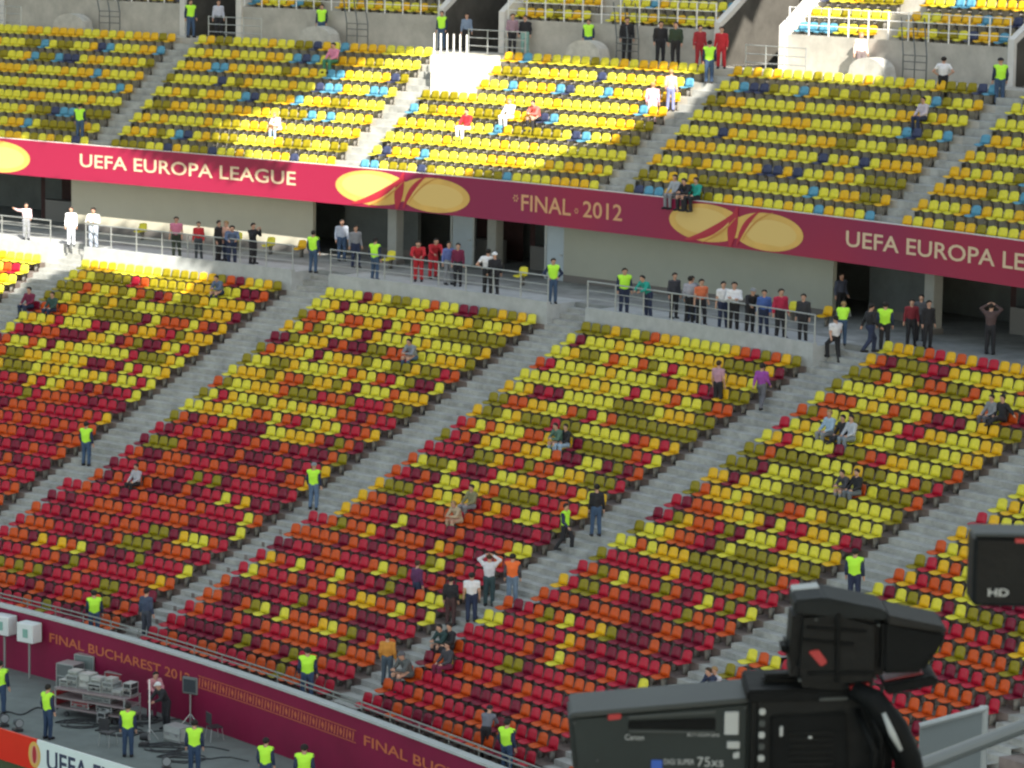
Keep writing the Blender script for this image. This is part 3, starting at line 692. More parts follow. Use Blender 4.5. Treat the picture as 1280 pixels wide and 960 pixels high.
CM={}
def cm(c):
    k='cloth_'+'_'.join('%02d'%int(x*99) for x in c)
    return mat(k,c,.85,.12,12)
SKIN=[mat('skin_light',(.52,.30,.21),.6,.05,20),mat('skin_tan',(.40,.21,.14),.6,.05,20),mat('skin_brown',(.22,.11,.07),.6,.05,20)]
eyem=mat('eye_dark',(.02,.015,.012),.4)
def hiv():
    m=mat('hi_vis_fabric',(.50,.95,.05),.7,.05,6); return m
HV=hiv(); HVO=mat('hi_vis_orange',(.85,.16,.03),.7,.05,6)
HAIR={'b':(.015,.012,.01),'n':(.05,.03,.015),'y':(.30,.19,.08),'g':(.2,.2,.2)}
K_=(.018,.018,.022); W_=(.72,.72,.74); JE=(.045,.085,.16); NV=(.02,.03,.07); GY=(.22,.23,.25); RD=(.45,.02,.03); PK=(.62,.22,.34); BL_=(.06,.12,.35); TE=(.02,.30,.24); PU=(.28,.06,.32); OC=(.55,.24,.04); LB=(.30,.42,.55); MR=(.16,.015,.05); BG=(.42,.33,.22); PE=(.80,.45,.33)
def person(v,yaw,pose,label,top=GY,leg=JE,vest=None,hair='b',cap=None,long=True,sk=0,sc=1.0,group=None,shoe=K_):
    D=arche(pose); sc*=PR.uniform(.94,1.04); wd=sc*PR.uniform(.94,1.12); yaw+=PR.uniform(-.25,.25)*(0 if pose.startswith('sit') else 1)
    e=empty('person',Matrix.Translation(v)@Matrix.Rotation(yaw,4,'Z')@Matrix.Diagonal((wd,wd,sc,1)),label,'person',group)
    def put(nm,me,m,m2=None):
        o=bpy.data.objects.new(nm,me); COL.objects.link(o); o.parent=e
        for i,q in enumerate((m,m2 or m)): o.material_slots[i].link='OBJECT'; o.material_slots[i].material=q
        return o
    put('body',D['body'],SKIN[sk],eyem); put('jacket' if long else 'shirt',D['jacket' if long else 'shirt'],cm(top)); put('trousers',D['trousers'],cm(leg)); put('shoes',D['shoes'],cm(shoe))
    if cap: put('cap',D['cap'],cm(cap))
    if cap is None or hair!='b': put('hair',D['hair'],cm(HAIR[hair]))
    if vest: put('vest',D['vest'],vest)
    return e
def place(x,y,surf):
    # standing point (feet) for a pixel on a named surface
    if surf=='L':
        v,j,rr,an=hit_lower(x,y); z=tread(j); r=R0+rr
        k=round((an-A0)/DA+ .0); 
        for k in range(-1,6):
            if AK(k)-GL/r+.2/r<an<AK(k)+GR/r-.2/r and rr>.8*j-.05: z+=.18
        return Vector((v[0],v[1],z)),an
    if surf=='U': v,j,rr,an=hit_upper(x,y); return v,an
    z={'G':0,'C':CF,'W':20.09}[surf]; v=hit(x,y,z); rr,an=polar(v)
    if surf=='C' and rr<20.9: 
        rr=20.9; v=Vector(P(rr,an,CF))
    if surf=='W': rr=min(max(rr,32.2),33.2); v=Vector(P(rr,ang_at(x,rr,z),z))
    return v,an
def seatof(x,y,surf):
    # seated person: pixel of the hips
    best=None
    rng=range(0,28) if surf=='L' else range(-1,8)
    for j in rng:
        rr0,z=(.8*j,tread(j)) if surf=='L' else (ulr(j),utread(j)); v=hit(x,y,z+.5); rr,an=polar(v); e=abs(rr-rr0)
        if best is None or e<best[0]: best=(e,rr0,an,z)
    e,rr0,an,z=best; return Vector(P(rr0-.02,an,z)),an
def P_(x,y,s,pose,label,face=None,**k):
    if pose.startswith('sit'): v,an=seatof(x,y,s); yaw=-an+(face or 0)*math.pi/180
    else: v,an=place(x,y,s); yaw=(face or 0)*math.pi/180
    return person(v,yaw,pose,label,**k)
STW='stewards in hi-vis vests'
def steward(x,y,s,pose,label,face=0,**k): k.setdefault('leg',JE); k.setdefault('top',NV); return P_(x,y,s,pose,label,face,vest=HV,group=STW,**k)
steward(108,588,'L','relax','steward in yellow vest and jeans standing in the leftmost visible aisle',150)
steward(392,641,'L','relax','steward in yellow vest and light jeans halfway up the second aisle',160,cap=GY,leg=(.10,.16,.26))
steward(706,697,'L','walk','steward in yellow vest striding in black trousers on the middle aisle',60,leg=K_)
P_(745,675,'L','relax','person in black jacket and blue jeans walking on the middle aisle',200,top=K_,leg=JE)
P_(640,754,'L','stand','person in bright orange bib and light jeans seen from behind',170,top=(.06,.06,.07),leg=(.14,.20,.28),vest=HVO)
P_(589,784,'L','stand','person in white T-shirt and dark jeans below the orange bib',170,top=W_,leg=NV,long=False)
P_(611,764,'L','headup','person in pale shirt raising both arms beside the orange bib',180,top=(.62,.62,.66),leg=(.03,.06,.07),hair='n')
P_(563,782,'L','stand','person in black hooded jacket left of the white T-shirt',180,top=K_,leg=(.06,.03,.03))
P_(521,762,'L','relax','person in dark purple top standing among the lower red seats',150,top=(.10,.03,.10),leg=NV,hair='n')
P_(484,857,'L','relax','person in ochre jacket and jeans at the foot of the middle aisle',160,top=OC,leg=(.06,.09,.12),long=True)
P_(543,812,'L','sit','person in black seated at the aisle end above the slumped grey coat',top=K_,leg=K_)
P_(565,806,'L','sitlean','person in dark green seated and bending forward beside the aisle',top=(.02,.05,.05),leg=K_)
P_(520,842,'L','sitlean','person in baggy grey coat slumped on a seat in the lower aisle',top=(.09,.10,.10),leg=(.08,.09,.09),cap=(.10,.10,.11))
P_(545,836,'L','sit','person in maroon trousers leaning by the golden seat near the wall',top=(.05,.05,.06),leg=MR)
P_(607,948,'L','lean','person in grey holding a camera bag in the front rows near the bottom edge',150,top=(.14,.15,.18),leg=K_,cap=K_)
steward(633,978,'L','relax','steward in yellow vest cut by the bottom edge, front row',150)
steward(384,880,'L','relax','steward in yellow vest behind the maroon wall at the second block foot',200)
steward(118,797,'L','relax','steward in yellow vest behind the maroon wall, far left block',190)
P_(183,806,'L','stand','person in dark blue jacket at the foot of the second aisle',160,top=(.05,.07,.12),leg=(.05,.06,.08))
steward(1067,756,'L','stand','steward in bright yellow vest above the viewfinder in the right aisle',170,leg=NV)
P_(178,603,'L','sit','person in light grey shirt seated alone among red seats on the left',top=(.40,.40,.44),leg=K_)
P_(689,556,'L','sitlean','person in light jeans seated beside a person in black, middle block',top=(.08,.16,.12),leg=(.25,.32,.38))
P_(706,556,'L','sit','person in black seated in the centre of the middle block',top=K_,leg=LB)
P_(573,650,'L','sitlean','person in beige coat seated bent in the middle block',top=BG,leg=BG,hair='y')
P_(586,633,'L','sit','person in olive top seated behind the beige coat',top=(.20,.19,.10),leg=GY)
P_(897,512,'L','stand','woman in pink top and black trousers standing in the upper rows',150,top=(.45,.25,.32),leg=K_,hair='n',long=False)
P_(951,516,'L','walk','person in purple shirt climbing the third aisle',140,top=PU,leg=(.12,.12,.14),long=True)
P_(1019,545,'L','sit','person in pale blue seated left in the trio, right block',top=LB,leg=GY,hair='y')
P_(1040,548,'L','sitback','person in black sprawled in the middle of the trio',top=K_,leg=K_)
P_(1061,549,'L','sit','person in light grey seated right in the trio',top=(.42,.45,.50),leg=(.20,.24,.28))
P_(1066,612,'L','sitlean','person in charcoal seated low left of the dark pair, right block',top=(.05,.05,.06),leg=GY)
P_(1084,614,'L','sit','person in black seated right in the dark pair, right block',top=K_,leg=(.14,.16,.18))
P_(1252,520,'L','sit','person in grey hoodie seated near the right edge',top=GY,leg=(.10,.10,.12))
P_(1272,522,'L','sitback','person in black seated at the right edge',top=K_,leg=K_)
P_(517,448,'L','sitlean','person in grey plaid seated alone in the third block top rows',top=(.22,.24,.28),leg=JE)
P_(281,366,'L','sitlean','person in slate blue bending over beside a dark red seat, top left block',top=(.10,.14,.22),leg=NV)
P_(41,383,'L','sit','person in maroon jacket seated beside the far left aisle',top=MR,leg=NV)
P_(60,388,'L','sit','person in dark green jacket seated beside the maroon jacket',top=(.03,.07,.06),leg=NV)
P_(1043,458,'L','climb','person in white shirt and black trousers climbing the third aisle top',200,top=W_,leg=K_,long=False)
P_(879,866,'L','sitlean','person in navy and white seated behind the broadcast camera',top=NV,leg=(.55,.58,.62),hair='n')
P_(891,864,'L','sit','person in white cap sleeves seated right of the navy jacket behind the camera',top=(.5,.5,.55),leg=NV,hair='y')
# concourse
steward(387,342,'C','relax','steward in yellow vest beside the golden seat, top of the second aisle',150)
steward(457,352,'C','relax','steward in yellow vest behind the railing left of the column',160)
steward(687,380,'C','akimbo','steward in yellow vest and jeans at the top of the middle aisle',20)
steward(765,394,'C','stand','steward in yellow vest behind the railing under FINAL 2012',10,leg=NV)
steward(1105,437,'C','stand','steward in yellow vest seen from behind at the third aisle top',180,leg=K_,hair='b')
steward(1052,432,'C','lean','steward in pale yellow vest leaning over the third aisle top',170,top=GY,hair='y')
Cc='bystanders on the concourse'
for x,y,pose,fc,lb,kw in [
 (33,300,'point',20,'person in pale pink shirt at the left edge of the concourse',dict(top=(.75,.55,.58),leg=GY)),
 (89,308,'stand',10,'person all in white standing by the sunlit railing',dict(top=(.85,.85,.85),leg=(.70,.74,.80))),
 (117,311,'cross',340,'person in white top and pale jeans right of the white figure',dict(top=(.85,.85,.78),leg=(.35,.40,.48))),
 (207,324,'relax',10,'person in pink top and black shorts behind the left railing',dict(top=(.50,.16,.26),leg=(.02,.03,.02),long=False)),
 (227,328,'relax',350,'person in red jacket beside the pink top',dict(top=RD,leg=(.04,.05,.06))),
 (265,333,'lean',20,'person in slate blue jacket leaning on the left railing',dict(top=(.10,.14,.24),leg=NV)),
 (273,327,'stand',60,'person in black behind the slate blue jacket',dict(top=K_,leg=K_)),
 (283,326,'relax',330,'person in peach shirt right of the blue jacket',dict(top=PE,leg=NV,hair='y',long=False)),
 (316,330,'phone',40,'person in black holding a phone up at the panel end',dict(top=K_,leg=K_)),
 (427,326,'stand',10,'person in white and light blue in the dark recess',dict(top=(.45,.5,.6),leg=JE)),
 (444,335,'relax',20,'person in grey beside the steward near the column',dict(top=GY,leg=NV)),
 (523,352,'sitlean',0,'person in red overalls crouching behind the railing',dict(top=RD,leg=RD)),
 (541,348,'lean',20,'person in red overalls standing beside the crouching one',dict(top=RD,leg=RD)),
 (560,356,'relax',30,'person in blue jacket right of the red overalls',dict(top=(.12,.16,.38),leg=GY)),
 (572,358,'stand',350,'person in dark maroon between blue jacket and white shirt',dict(top=MR,leg=K_)),
 (588,371,'akimbo',170,'person in white shirt and black trousers at the railing',dict(top=W_,leg=K_,long=False)),
 (606,371,'relax',200,'person in black with a white cap at the railing',dict(top=K_,leg=K_,cap=W_)),
 (800,398,'lean',320,'person in teal jacket bending beside the steward',dict(top=TE,leg=NV)),
 (832,408,'relax',160,'person in pale grey top leftmost in the railing crowd',dict(top=(.33,.33,.38),leg=K_)),
 (842,398,'stand',20,'tall person in dark grey behind the pale grey top',dict(top=(.05,.05,.06),leg=K_)),
 (857,409,'relax',10,'person in orange shirt in the railing crowd',dict(top=(.62,.16,.07),leg=K_,long=False)),
 (864,401,'stand',350,'person in grey blue behind the orange shirt',dict(top=(.15,.17,.20),leg=NV)),
 (887,413,'relax',20,'person in white T-shirt left of another white shirt',dict(top=W_,leg=NV,long=False)),
 (903,415,'cross',350,'person in white shirt with folded arms in the railing crowd',dict(top=W_,leg=K_)),
 (925,418,'lean',10,'person in black with a cap leaning on the railing',dict(top=K_,leg=K_,cap=GY)),
 (950,420,'relax',340,'person in royal blue jacket at the railing',dict(top=BL_,leg=NV)),
 (974,423,'relax',30,'person in red sweater near the railing end',dict(top=(.40,.02,.06),leg=K_)),
 (1000,428,'stand',350,'person in black jacket at the railing right end',dict(top=(.03,.03,.035),leg=K_)),
 (1050,398,'relax',30,'person in slate jacket by the right panel end',dict(top=(.07,.08,.12),leg=K_)),
 (1068,444,'walk',120,'person in black walking beside the leaning steward',dict(top=K_,leg=NV)),
 (1138,432,'relax',10,'person in dark red jacket in the shaded concourse',dict(top=(.20,.02,.03),leg=K_)),
 (1150,426,'stand',340,'person in black and white under the banner shade',dict(top=(.08,.08,.09),leg=K_)),
 (1159,436,'stand',10,'person in long black coat left of the right column',dict(top=K_,leg=K_)),
 (1237,443,'headup',170,'person in dark clothes with arms raised near the right kiosk',dict(top=(.08,.05,.05),leg=K_)),
 ]: P_(x,y,'C',pose if pose!='sitlean' else 'lean',lb,fc,group=Cc,**kw)
# upper tier
steward(100,178,'U','stand','steward in yellow vest on the front row above the left lettering',180)
steward(238,56,'W','relax','steward in yellow vest at the left upper stairway',40)
steward(402,30,'W','relax','steward in yellow vest behind the pale rounded parapet',0)
steward(552,62,'W','relax','steward in yellow vest left of the middle upper stairway',330)
steward(735,56,'W','stand','steward in yellow vest behind the middle rounded parapet',0)
steward(886,112,'U','stand','steward in yellow vest in front of the two red overalls',170)
steward(1249,131,'U','stand','steward in yellow vest and jeans at the upper right aisle',175,cap=K_)
Uu='bystanders in the upper tier'
for x,y,s,pose,fc,lb,kw in [
 (273,46,'W','relax',20,'person in white and black in the left upper stairway',dict(top=(.5,.52,.6),leg=K_)),
 (583,62,'W','relax',10,'person in blue and black at the middle upper stairway',dict(top=(.18,.24,.34),leg=K_)),
 (640,68,'W','stand',20,'person in pink and black beyond the white concrete box',dict(top=(.3,.2,.25),leg=K_)),
 (656,56,'W','stand',340,'person in dark clothes right of the middle upper stairway',dict(top=K_,leg=(.2,.35,.32))),
 (783,70,'W','stand',10,'broad person in black behind the middle bank railing',dict(top=K_,leg=K_,sc=1.05)),
 (825,80,'W','stand',20,'left of two people in black near the right upper stairway',dict(top=K_,leg=K_)),
 (844,82,'W','stand',350,'right of two people in black near the right upper stairway',dict(top=(.03,.05,.03),leg=K_)),
 (874,86,'W','relax',10,'person in dark red overalls left of the white stairway wall',dict(top=(.30,.02,.03),leg=(.3,.02,.03))),
 (901,90,'W','relax',340,'person in bright red overalls against the white stairway wall',dict(top=RD,leg=RD)),
 (401,78,'U','sit',0,'person in pink top seated in the top row of the left bank',dict(top=PK,leg=(.05,.20,.12))),
 (388,158,'U','sitlean',0,'person in pale pink bending in the sunlit left bank',dict(top=(.80,.62,.66),leg=LB,hair='y')),
 (622,158,'U','sit',0,'person in red shirt seated left in the sunlit trio',dict(top=RD,leg=W_)),
 (638,146,'U','sit',0,'person in white shirt seated in the sunlit trio',dict(top=W_,leg=W_,hair='y')),
 (652,150,'U','sitlean',0,'person in coral shirt seated right in the sunlit trio',dict(top=(.65,.12,.10),leg=K_)),
 (815,155,'U','stand',150,'person in bright pink standing in the sunlit upper aisle edge',dict(top=(.80,.40,.52),leg=(.7,.5,.55),hair='y')),
 (838,145,'U','relax',170,'person in peach top beside the bright pink one',dict(top=PE,leg=(.2,.22,.4),hair='y')),
 (1075,34,'W','relax',20,'person in pale pink dress behind the right bank railing',dict(top=(.82,.55,.48),leg=(.15,.12,.12),hair='y')),
 (1178,99,'U','akimbo',180,'person in white shirt and black trousers on the top row, right bank',dict(top=W_,leg=K_,long=False)),
 (1132,150,'U','sit',0,'person in pale shirt and dark jeans seated in the right upper bank',dict(top=(.5,.45,.5),leg=NV)),
 (868,243,'U','sit',0,'person in grey seated on the front row above the banner',dict(top=(.35,.37,.40),leg=GY)),
 (893,246,'U','sit',0,'person in teal shirt seated over the second gold emblem',dict(top=TE,leg=K_)),
 (909,243,'U','sitlean',0,'person in black seated right of the teal shirt',dict(top=K_,leg=K_)),
 ]: P_(x,y,s,pose,lb,fc,group=Uu,**kw)
# pitch side
for x,y,pose,fc,lb,kw in [
 (60,924,'stand',150,'steward in yellow vest and jeans left of the equipment pile',{}),
 (160,946,'stand',170,'steward in yellow vest in front of the equipment pile',{}),
 (243,969,'stand',170,'steward in yellow vest right of the equipment pile',{}),
 (332,992,'relax',170,'steward in yellow vest at the bottom edge below the banner wall',{}),
 (380,1003,'relax',190,'steward in yellow vest mostly cut off by the bottom edge',{}),
 (0,892,'relax',170,'steward in yellow vest cut by the left edge',{})]:
    steward(x,y,'G',pose,lb,fc,leg=(.03,.06,.12),**kw)
P_(190,898,'G','lean','person in red and white shirt behind the equipment pile',30,top=(.55,.25,.28),leg=MR,group='crew at the pitch side')
P_(208,912,'G','lean','crew member in black with a pale cap beside the monitor',320,top=K_,leg=K_,cap=(.6,.6,.6),group='crew at the pitch side')

# ------------------------------------------------------------------ pitch-side things
def gm(x,y,rot=0): return Matrix.Translation(hit(x,y,0))@Matrix.Rotation(R_(rot),4,'Z')
A_,B_=hit(-70,889,1.0),hit(165,960,1.0); dr=(B_-A_); dr.z=0; L=dr.length; yaw=math.atan2(dr.y,dr.x)
bd=empty('advertising_board',Matrix.Translation((A_.x,A_.y,0))@Matrix.Rotation(yaw,4,'Z'),'long white advertising board with red end reading UEFA EUROPA LEAGUE at the pitch edge','board')
xr=(hit(45,925,1.0)-A_).length
m=MB(); m.box((xr/2,0,.5),(xr,.08,1.0)); m.build('red_panel',mat('board_red',(.72,.03,.015),.35,.04,1),bd)
m=MB(); m.box((xr+4,0,.5),(8,.08,1.0)); m.build('white_panel',mat('board_white',(.72,.80,.80),.35,.03,1),bd)
m=MB()
for i in range(6): m.box((1+i*2,.25,.3),(.05,.5,.6))
m.build('back_strut',steelm,bd)
m=MB(); 
for i,(a,b,mi,y) in enumerate(((.30,.42,0,-.045),(.20,.30,1,-.048),(.10,.28,2,-.051))): m.add([(xr-.12+a*math.cos(t*math.pi/12),y,.5+b*math.sin(t*math.pi/12)) for t in range(24)],[tuple(range(24))],mi)
m.build('emblem',[gold,mat('peach_print',(.65,.35,.2),.5),swoosh],bd)
cu=bpy.data.curves.new('lettering','FONT'); cu.body='UEFA EUROPA LEAGUE'; cu.size=.86; cu.extrude=.002; cu.offset=.015
to=bpy.data.objects.new('t',cu); COL.objects.link(to); bpy.context.view_layer.update(); me=bpy.data.meshes.new_from_object(to); bpy.data.objects.remove(to)
me.materials.clear(); me.materials.append(mat('navy_print',(.03,.04,.09),.5)); lo_=bpy.data.objects.new('lettering',me); COL.objects.link(lo_); lo_.parent=bd; lo_.matrix_local=Matrix.Translation((xr+.45,-.046,.18))@Matrix.Rotation(math.pi/2,4,'X')
# white box on a post
def postbox(x,y,rot,label,w=.75):
    e=empty('post_box',gm(x,y,rot),label,'box')
    m=MB(); m.tube([(0,0,0),(0,0,1.35)],.04,8); m.build('post',mat('post_grey',(.25,.26,.25),.5),e)
    m=MB(); m.box((0,0,1.65),(w,.5,.68),bev=.03); o=m.build('housing',mat('box_white',(.62,.66,.66),.5,.06,3),e)
    m=MB(); m.box((.05,-.26,1.65),(.22,.02,.30)); m.build('panel',mat('box_green',(.20,.38,.33),.5),e)
postbox(37,848,-35,'white equipment box on a thin post before the maroon wall')
postbox(6,838,-35,'pale box on a post with green panel at the left edge',.8)
# trolley with flight cases
def case(M,d,label,material,grp='cases and boxes at the pitch side',name='flight_case',cat='case'):
    e=empty(name,M,label,cat,grp); w,dd,h=d
    m=MB(); m.box((0,0,h/2+.03),(w,dd,h-.06),bev=.012); m.build('shell',material,e)
    m=MB()
    for z in(.03,h*.62,h): m.box((0,0,z),(w+.02,dd+.02,.03),bev=.006)
    for sx in(-1,1):
        for sy in(-1,1): m.box((sx*w/2,sy*dd/2,h/2),(.035,.035,h))
    m.build('trim',steelm,e)
    for sx in(-1,1): m=MB(); m.box((sx*w*.25,-dd/2-.02,h*.5),(.12,.02,.07)); m.build('latch',mat('latch_steel',(.5,.5,.5),.3,metal=.8),e)
    return e
greym=mat('case_grey',(.13,.145,.145),.6,.1,4); blackm=mat('case_black',(.03,.032,.035),.5,.2,6); redc=mat('case_red',(.30,.03,.04),.5,.1,5); whm=mat('case_white',(.42,.44,.42),.5,.05,5)
rot=-30
tb=empty('equipment_trolley',gm(122,898,rot),'long slatted trolley with reddish end loaded with grey equipment','trolley')
for i,(x,y) in enumerate(((100,905),(150,915),(205,935),(228,948),(175,900))):
    m=MB(); v0=hit(x,y,.02); pts=[v0+Vector((math.cos(t*.62)*(.35+.02*t),math.sin(t*.62)*(.28+.015*t),.01*(t%3))) for t in range(26)]+[v0+Vector((.9+.3*q,.25*math.sin(q),0)) for q in range(5)]
    m.tube(pts,.022,5); tag(m.build('cable_coil',blackm),['black cable coil left of the trolley','black cable coil at the trolley front','black cable coil right of the crew in black','black cable coil beside the third steward','black cable coil under the thin white stand'][i],'cable','cable coils on the track')
for z in(.30,.62,.92):
    m=MB(); m.box((0,0,z),(2.9,.9,.06),bev=.01); m.build('shelf',mat('trolley_grey',(.25,.20,.20),.6,.15,5),tb)
m=MB()
for sx in(-1,1):
    for sy in(-1,1): m=MB(); m.box((sx*1.42,sy*.42,.52),(.05,.05,.9)); m.build('upright',steelm,tb)
for sx in(-1,1):
    for sy in(-1,1): m=MB(); m.tube([(sx*1.0,sy*.37-.03,.09),(sx*1.0,sy*.37+.03,.09)],.09,12); m.build('wheel',blackm,tb)
m=MB(); m.box((-1.50,0,.55),(.10,.9,.5),bev=.02); m.build('end_panel',redc,tb)
T0=gm(122,898,rot)
it=[(-.95,.1,.95,(.45,.5,.38),greym,'grey case standing at the left end of the trolley'),(-.45,.1,.95,(.42,.45,.50),whm,'pale tall case second from the left on the trolley'),(.05,0,.95,(.50,.5,.26),blackm,'low black case in the middle of the trolley'),(.05,0,1.21,(.36,.36,.20),whm,'small white case on top of the low black case'),(.55,.05,.95,(.40,.5,.36),greym,'dark grey case right of the trolley middle'),(.95,0,.95,(.34,.45,.18),whm,'flat white case at the right end of the trolley')]
it+=[(1.28,.1,.95,(.3,.4,.42),blackm,'black upright case at the right end of the trolley top'),(-1.25,0,.95,(.3,.4,.22),blackm,'low black case at the left end of the trolley top'),(.55,.05,1.31,(.3,.3,.14),whm,'thin white box topping the dark grey case'),(-.95,.1,1.33,(.36,.36,.16),whm,'thin white box topping the grey left case'),(-.5,-.05,.33,(.7,.5,.22),redc,'red case on the lowest trolley shelf'),(.5,-.05,.33,(.6,.5,.22),blackm,'black case on the lowest trolley shelf'),(.2,-.05,.65,(1.1,.5,.2),greym,'wide grey case on the middle trolley shelf')]
for x,y,z,d,mt,lb in it: case(T0@Matrix.Translation((x,y,z)),d,lb,mt)
case(gm(88,868,rot),(.7,.6,1.1),'tall grey case left behind the trolley',greym); case(gm(112,862,rot),(.8,.6,1.25),'large grey case standing behind the trolley',mat('case_green_grey',(.17,.21,.20),.6,.1,4))
case(gm(150,872,rot),(.8,.6,.9),'dark red case behind the trolley near the red shirt',redc); case(gm(222,926,-40),(.75,.5,.5),'pale box on the ground left of the steward',whm); case(gm(130,905,-30),(.3,.3,.4),'small black box in front of the trolley',blackm)
def chair(x,y,rot,lb):
    e=empty('folding_chair',gm(x,y,rot),lb,'chair','folding chairs at the pitch side')
    m=MB(); m.box((0,0,.45),(.42,.42,.04),bev=.01); m.build('seat',blackm,e); m=MB(); m.box((0,.2,.75),(.42,.03,.38),bev=.01); m.build('backrest',blackm,e)
    for sx in(-1,1):
        for sy in(-1,1): m=MB(); m.tube([(sx*.18,sy*.18,.44),(sx*.21,sy*.24,0)],.013,6); m.build('leg',steelm,e)
chair(135,932,150,'black folding chair left of the steward before the pile'); chair(268,925,120,'black folding chair right of the third steward')
mo=empty('monitor_stand',gm(238,905,-30),'grey monitor on a thin stand beside the crew in black','monitor')
m=MB(); m.tube([(0,0,0),(0,0,1.0)],.03,8); m.build('pole',steelm,mo); m=MB(); m.box((0,0,1.3),(.62,.10,.58),bev=.03); m.build('frame',greym,mo); m=MB(); m.box((0,-.055,1.3),(.48,.01,.42)); m.build('screen',mat('screen_off',(.05,.06,.07),.15),mo)
m=MB()
for a in range(3): m.tube([(0,0,.35),(.35*math.cos(a*2.1),.35*math.sin(a*2.1),0)],.02,6)
m.build('tripod',steelm,mo)
tl=empty('light_stand',gm(187,925,0),'thin white upright stand between trolley and crew','stand')
m=MB(); m.tube([(0,0,0),(0,0,2.0)],.022,8); m.build('pole',whitem,tl); m=MB()
for a in range(3): m.tube([(0,0,.4),(.3*math.cos(a*2.1),.3*math.sin(a*2.1),0)],.015,6)
m.build('tripod',steelm,tl)
def lamp(x,y,rot,lb):
    e=empty('floor_lamp_head',gm(x,y,rot),lb,'spotlight','small black fixtures along the track')
    m=MB(); m.box((0,0,.05),(.30,.30,.10),bev=.02); m.build('base',blackm,e); m=MB(); m.tube([(0,.12,.28),(0,-.16,.30)],[.11,.15],12); m.build('housing',blackm,e); m=MB(); m.tube([(0,-.161,.30),(0,-.17,.30)],[.13,.13],12); m.build('lens',mat('lens_glass',(.35,.37,.38),.1),e)
lamp(5,908,20,'black spotlight near the left edge by the turf'); lamp(22,914,30,'black spotlight right beside the left edge one'); lamp(208,962,10,'black spotlight on the turf left of the third steward'); lamp(180,932,80,'black fixture on the track right of the second steward')
m=MB(); pts=[]; 
for i in range(30): v=hit(-20+i*4.2,897-i*.6+3*math.sin(i*.7),0.02); pts.append(v)
m.tube(pts,.03,5); tag(m.build('cable',blackm),'black cable lying across the track at the left edge','cable')
# ------------------------------------------------------------------ broadcast camera in the foreground
Dq=6.0
def wpt(x,y,d): r=ray(x,y); return Vector((0,0,H))+r*(d/math.hypot(r.x,r.y))
base=wpt(940,900,Dq); k=Dq*1.012/F       # metres per photo pixel at that distance
TC=Matrix.Translation(base)@Matrix.Rotation(R_(0),4,'Z')
def U(x,y): return ((x-940)*k,(900-y-4)*k)   # side-view drawing to metres
rub=mat('black_rubber',(.004,.005,.005),.6,.3,14,bump=.5,spec=.15); body=mat('camera_black',(.004,.0055,.0055),.5,.3,12,bump=.35,spec=.22); lensg=mat('lens_grey',(.024,.032,.030),.5,.12,7,spec=.25,bump=.1); lenst=mat('lens_light_grey',(.055,.063,.060),.5,.1,5,spec=.3)
redp=mat('red_plastic',(.40,.03,.03),.4); labelm=mat('label_grey',(.42,.44,.42),.5)
tv=empty('broadcast_camera',TC,'large black broadcast camera with grey box lens pointing left in the foreground','camera')
def pr(poly,y0,y1,name,mt,parent=tv,bev=.006,taper=0):
    y1=y0+(y1-y0)*.55 if y1>.05 else y1
    m=MB(); m.prism([U(x,y) for x,y in poly],y0,y1,taper=taper); o=m.build(name,mt,parent)
    # outward winding and a rounded edge
    import bmesh
    b=bmesh.new(); b.from_mesh(o.data); bmesh.ops.recalc_face_normals(b,faces=b.faces); 
    if bev: bmesh.ops.bevel(b,geom=list(b.edges),offset=bev,segments=2,affect='EDGES',clamp_overlap=True)
    b.to_mesh(o.data); b.free(); return o
lens=pr([(706,890),(728,1075),(938,1075),(938,866)],-.02,.25,'lens_housing',lensg,bev=.010)
pr([(709,887),(938,863),(938,869),(709,893)],-.024,.254,'lens_top_cover',lenst,bev=.003)
pr([(783,889),(893,880),(893,884),(783,893)],-.026,-.018,'rib',lenst,lens,bev=.001)
pr([(783,896),(893,890),(893,906),(783,906)],-.023,-.015,'recess',rub,lens,bev=.002)
pr([(784,907),(893,907),(893,910),(784,910)],-.027,-.018,'rib',lenst,lens,bev=.001)
pr([(757,888),(774,886),(774,893),(757,895)],-.028,-.01,'tally_label',redp,lens,bev=.002)
pr([(904,882),(922,881),(922,911),(904,911)],-.027,-.01,'label_plate',labelm,lens,bev=.001)
pr([(908,920),(924,920),(924,929),(908,929)],-.027,-.01,'switch',labelm,lens,bev=.001); pr([(916,935),(924,933),(924,941),(916,942)],-.027,-.01,'switch',labelm,lens,bev=.001)
pr([(813,946),(827,946),(827,962),(813,962)],-.025,-.01,'blue_mark',mat('blue_label',(.03,.10,.42),.4),lens,bev=.001)
def flat_text(s,x,y,hpx,mt,parent,yy,wpx=None):
    cu=bpy.data.curves.new('lettering','FONT'); cu.body=s; cu.size=1; cu.extrude=.002; o=bpy.data.objects.new('t',cu); COL.objects.link(o); bpy.context.view_layer.update()
    me=bpy.data.meshes.new_from_object(o); bpy.data.objects.remove(o); me.materials.clear(); me.materials.append(mt)
    xs=[v.co.x for v in me.vertices]; ys=[v.co.y for v in me.vertices]; sy=hpx*k/(max(ys)-min(ys)); sx=sy if not wpx else wpx*k/(max(xs)-min(xs)); X,Z=U(x,y)
    for v in me.vertices: v.co=Vector((X+(v.co.x-min(xs))*sx,yy-v.co.z*.3,Z+(v.co.y-min(ys))*sy))
    q=bpy.data.objects.new('lettering',me); COL.objects.link(q); q.parent=parent
flat_text('Canon',779,920,7,labelm,lens,-.0245,24); flat_text('BCTV ZOOM LENS',858,914,4,labelm,lens,-.0245,40)
flat_text('DIGI SUPER',829,951,7,labelm,lens,-.0245,38); flat_text('75xs',871,953,12,labelm,lens,-.0245,33)
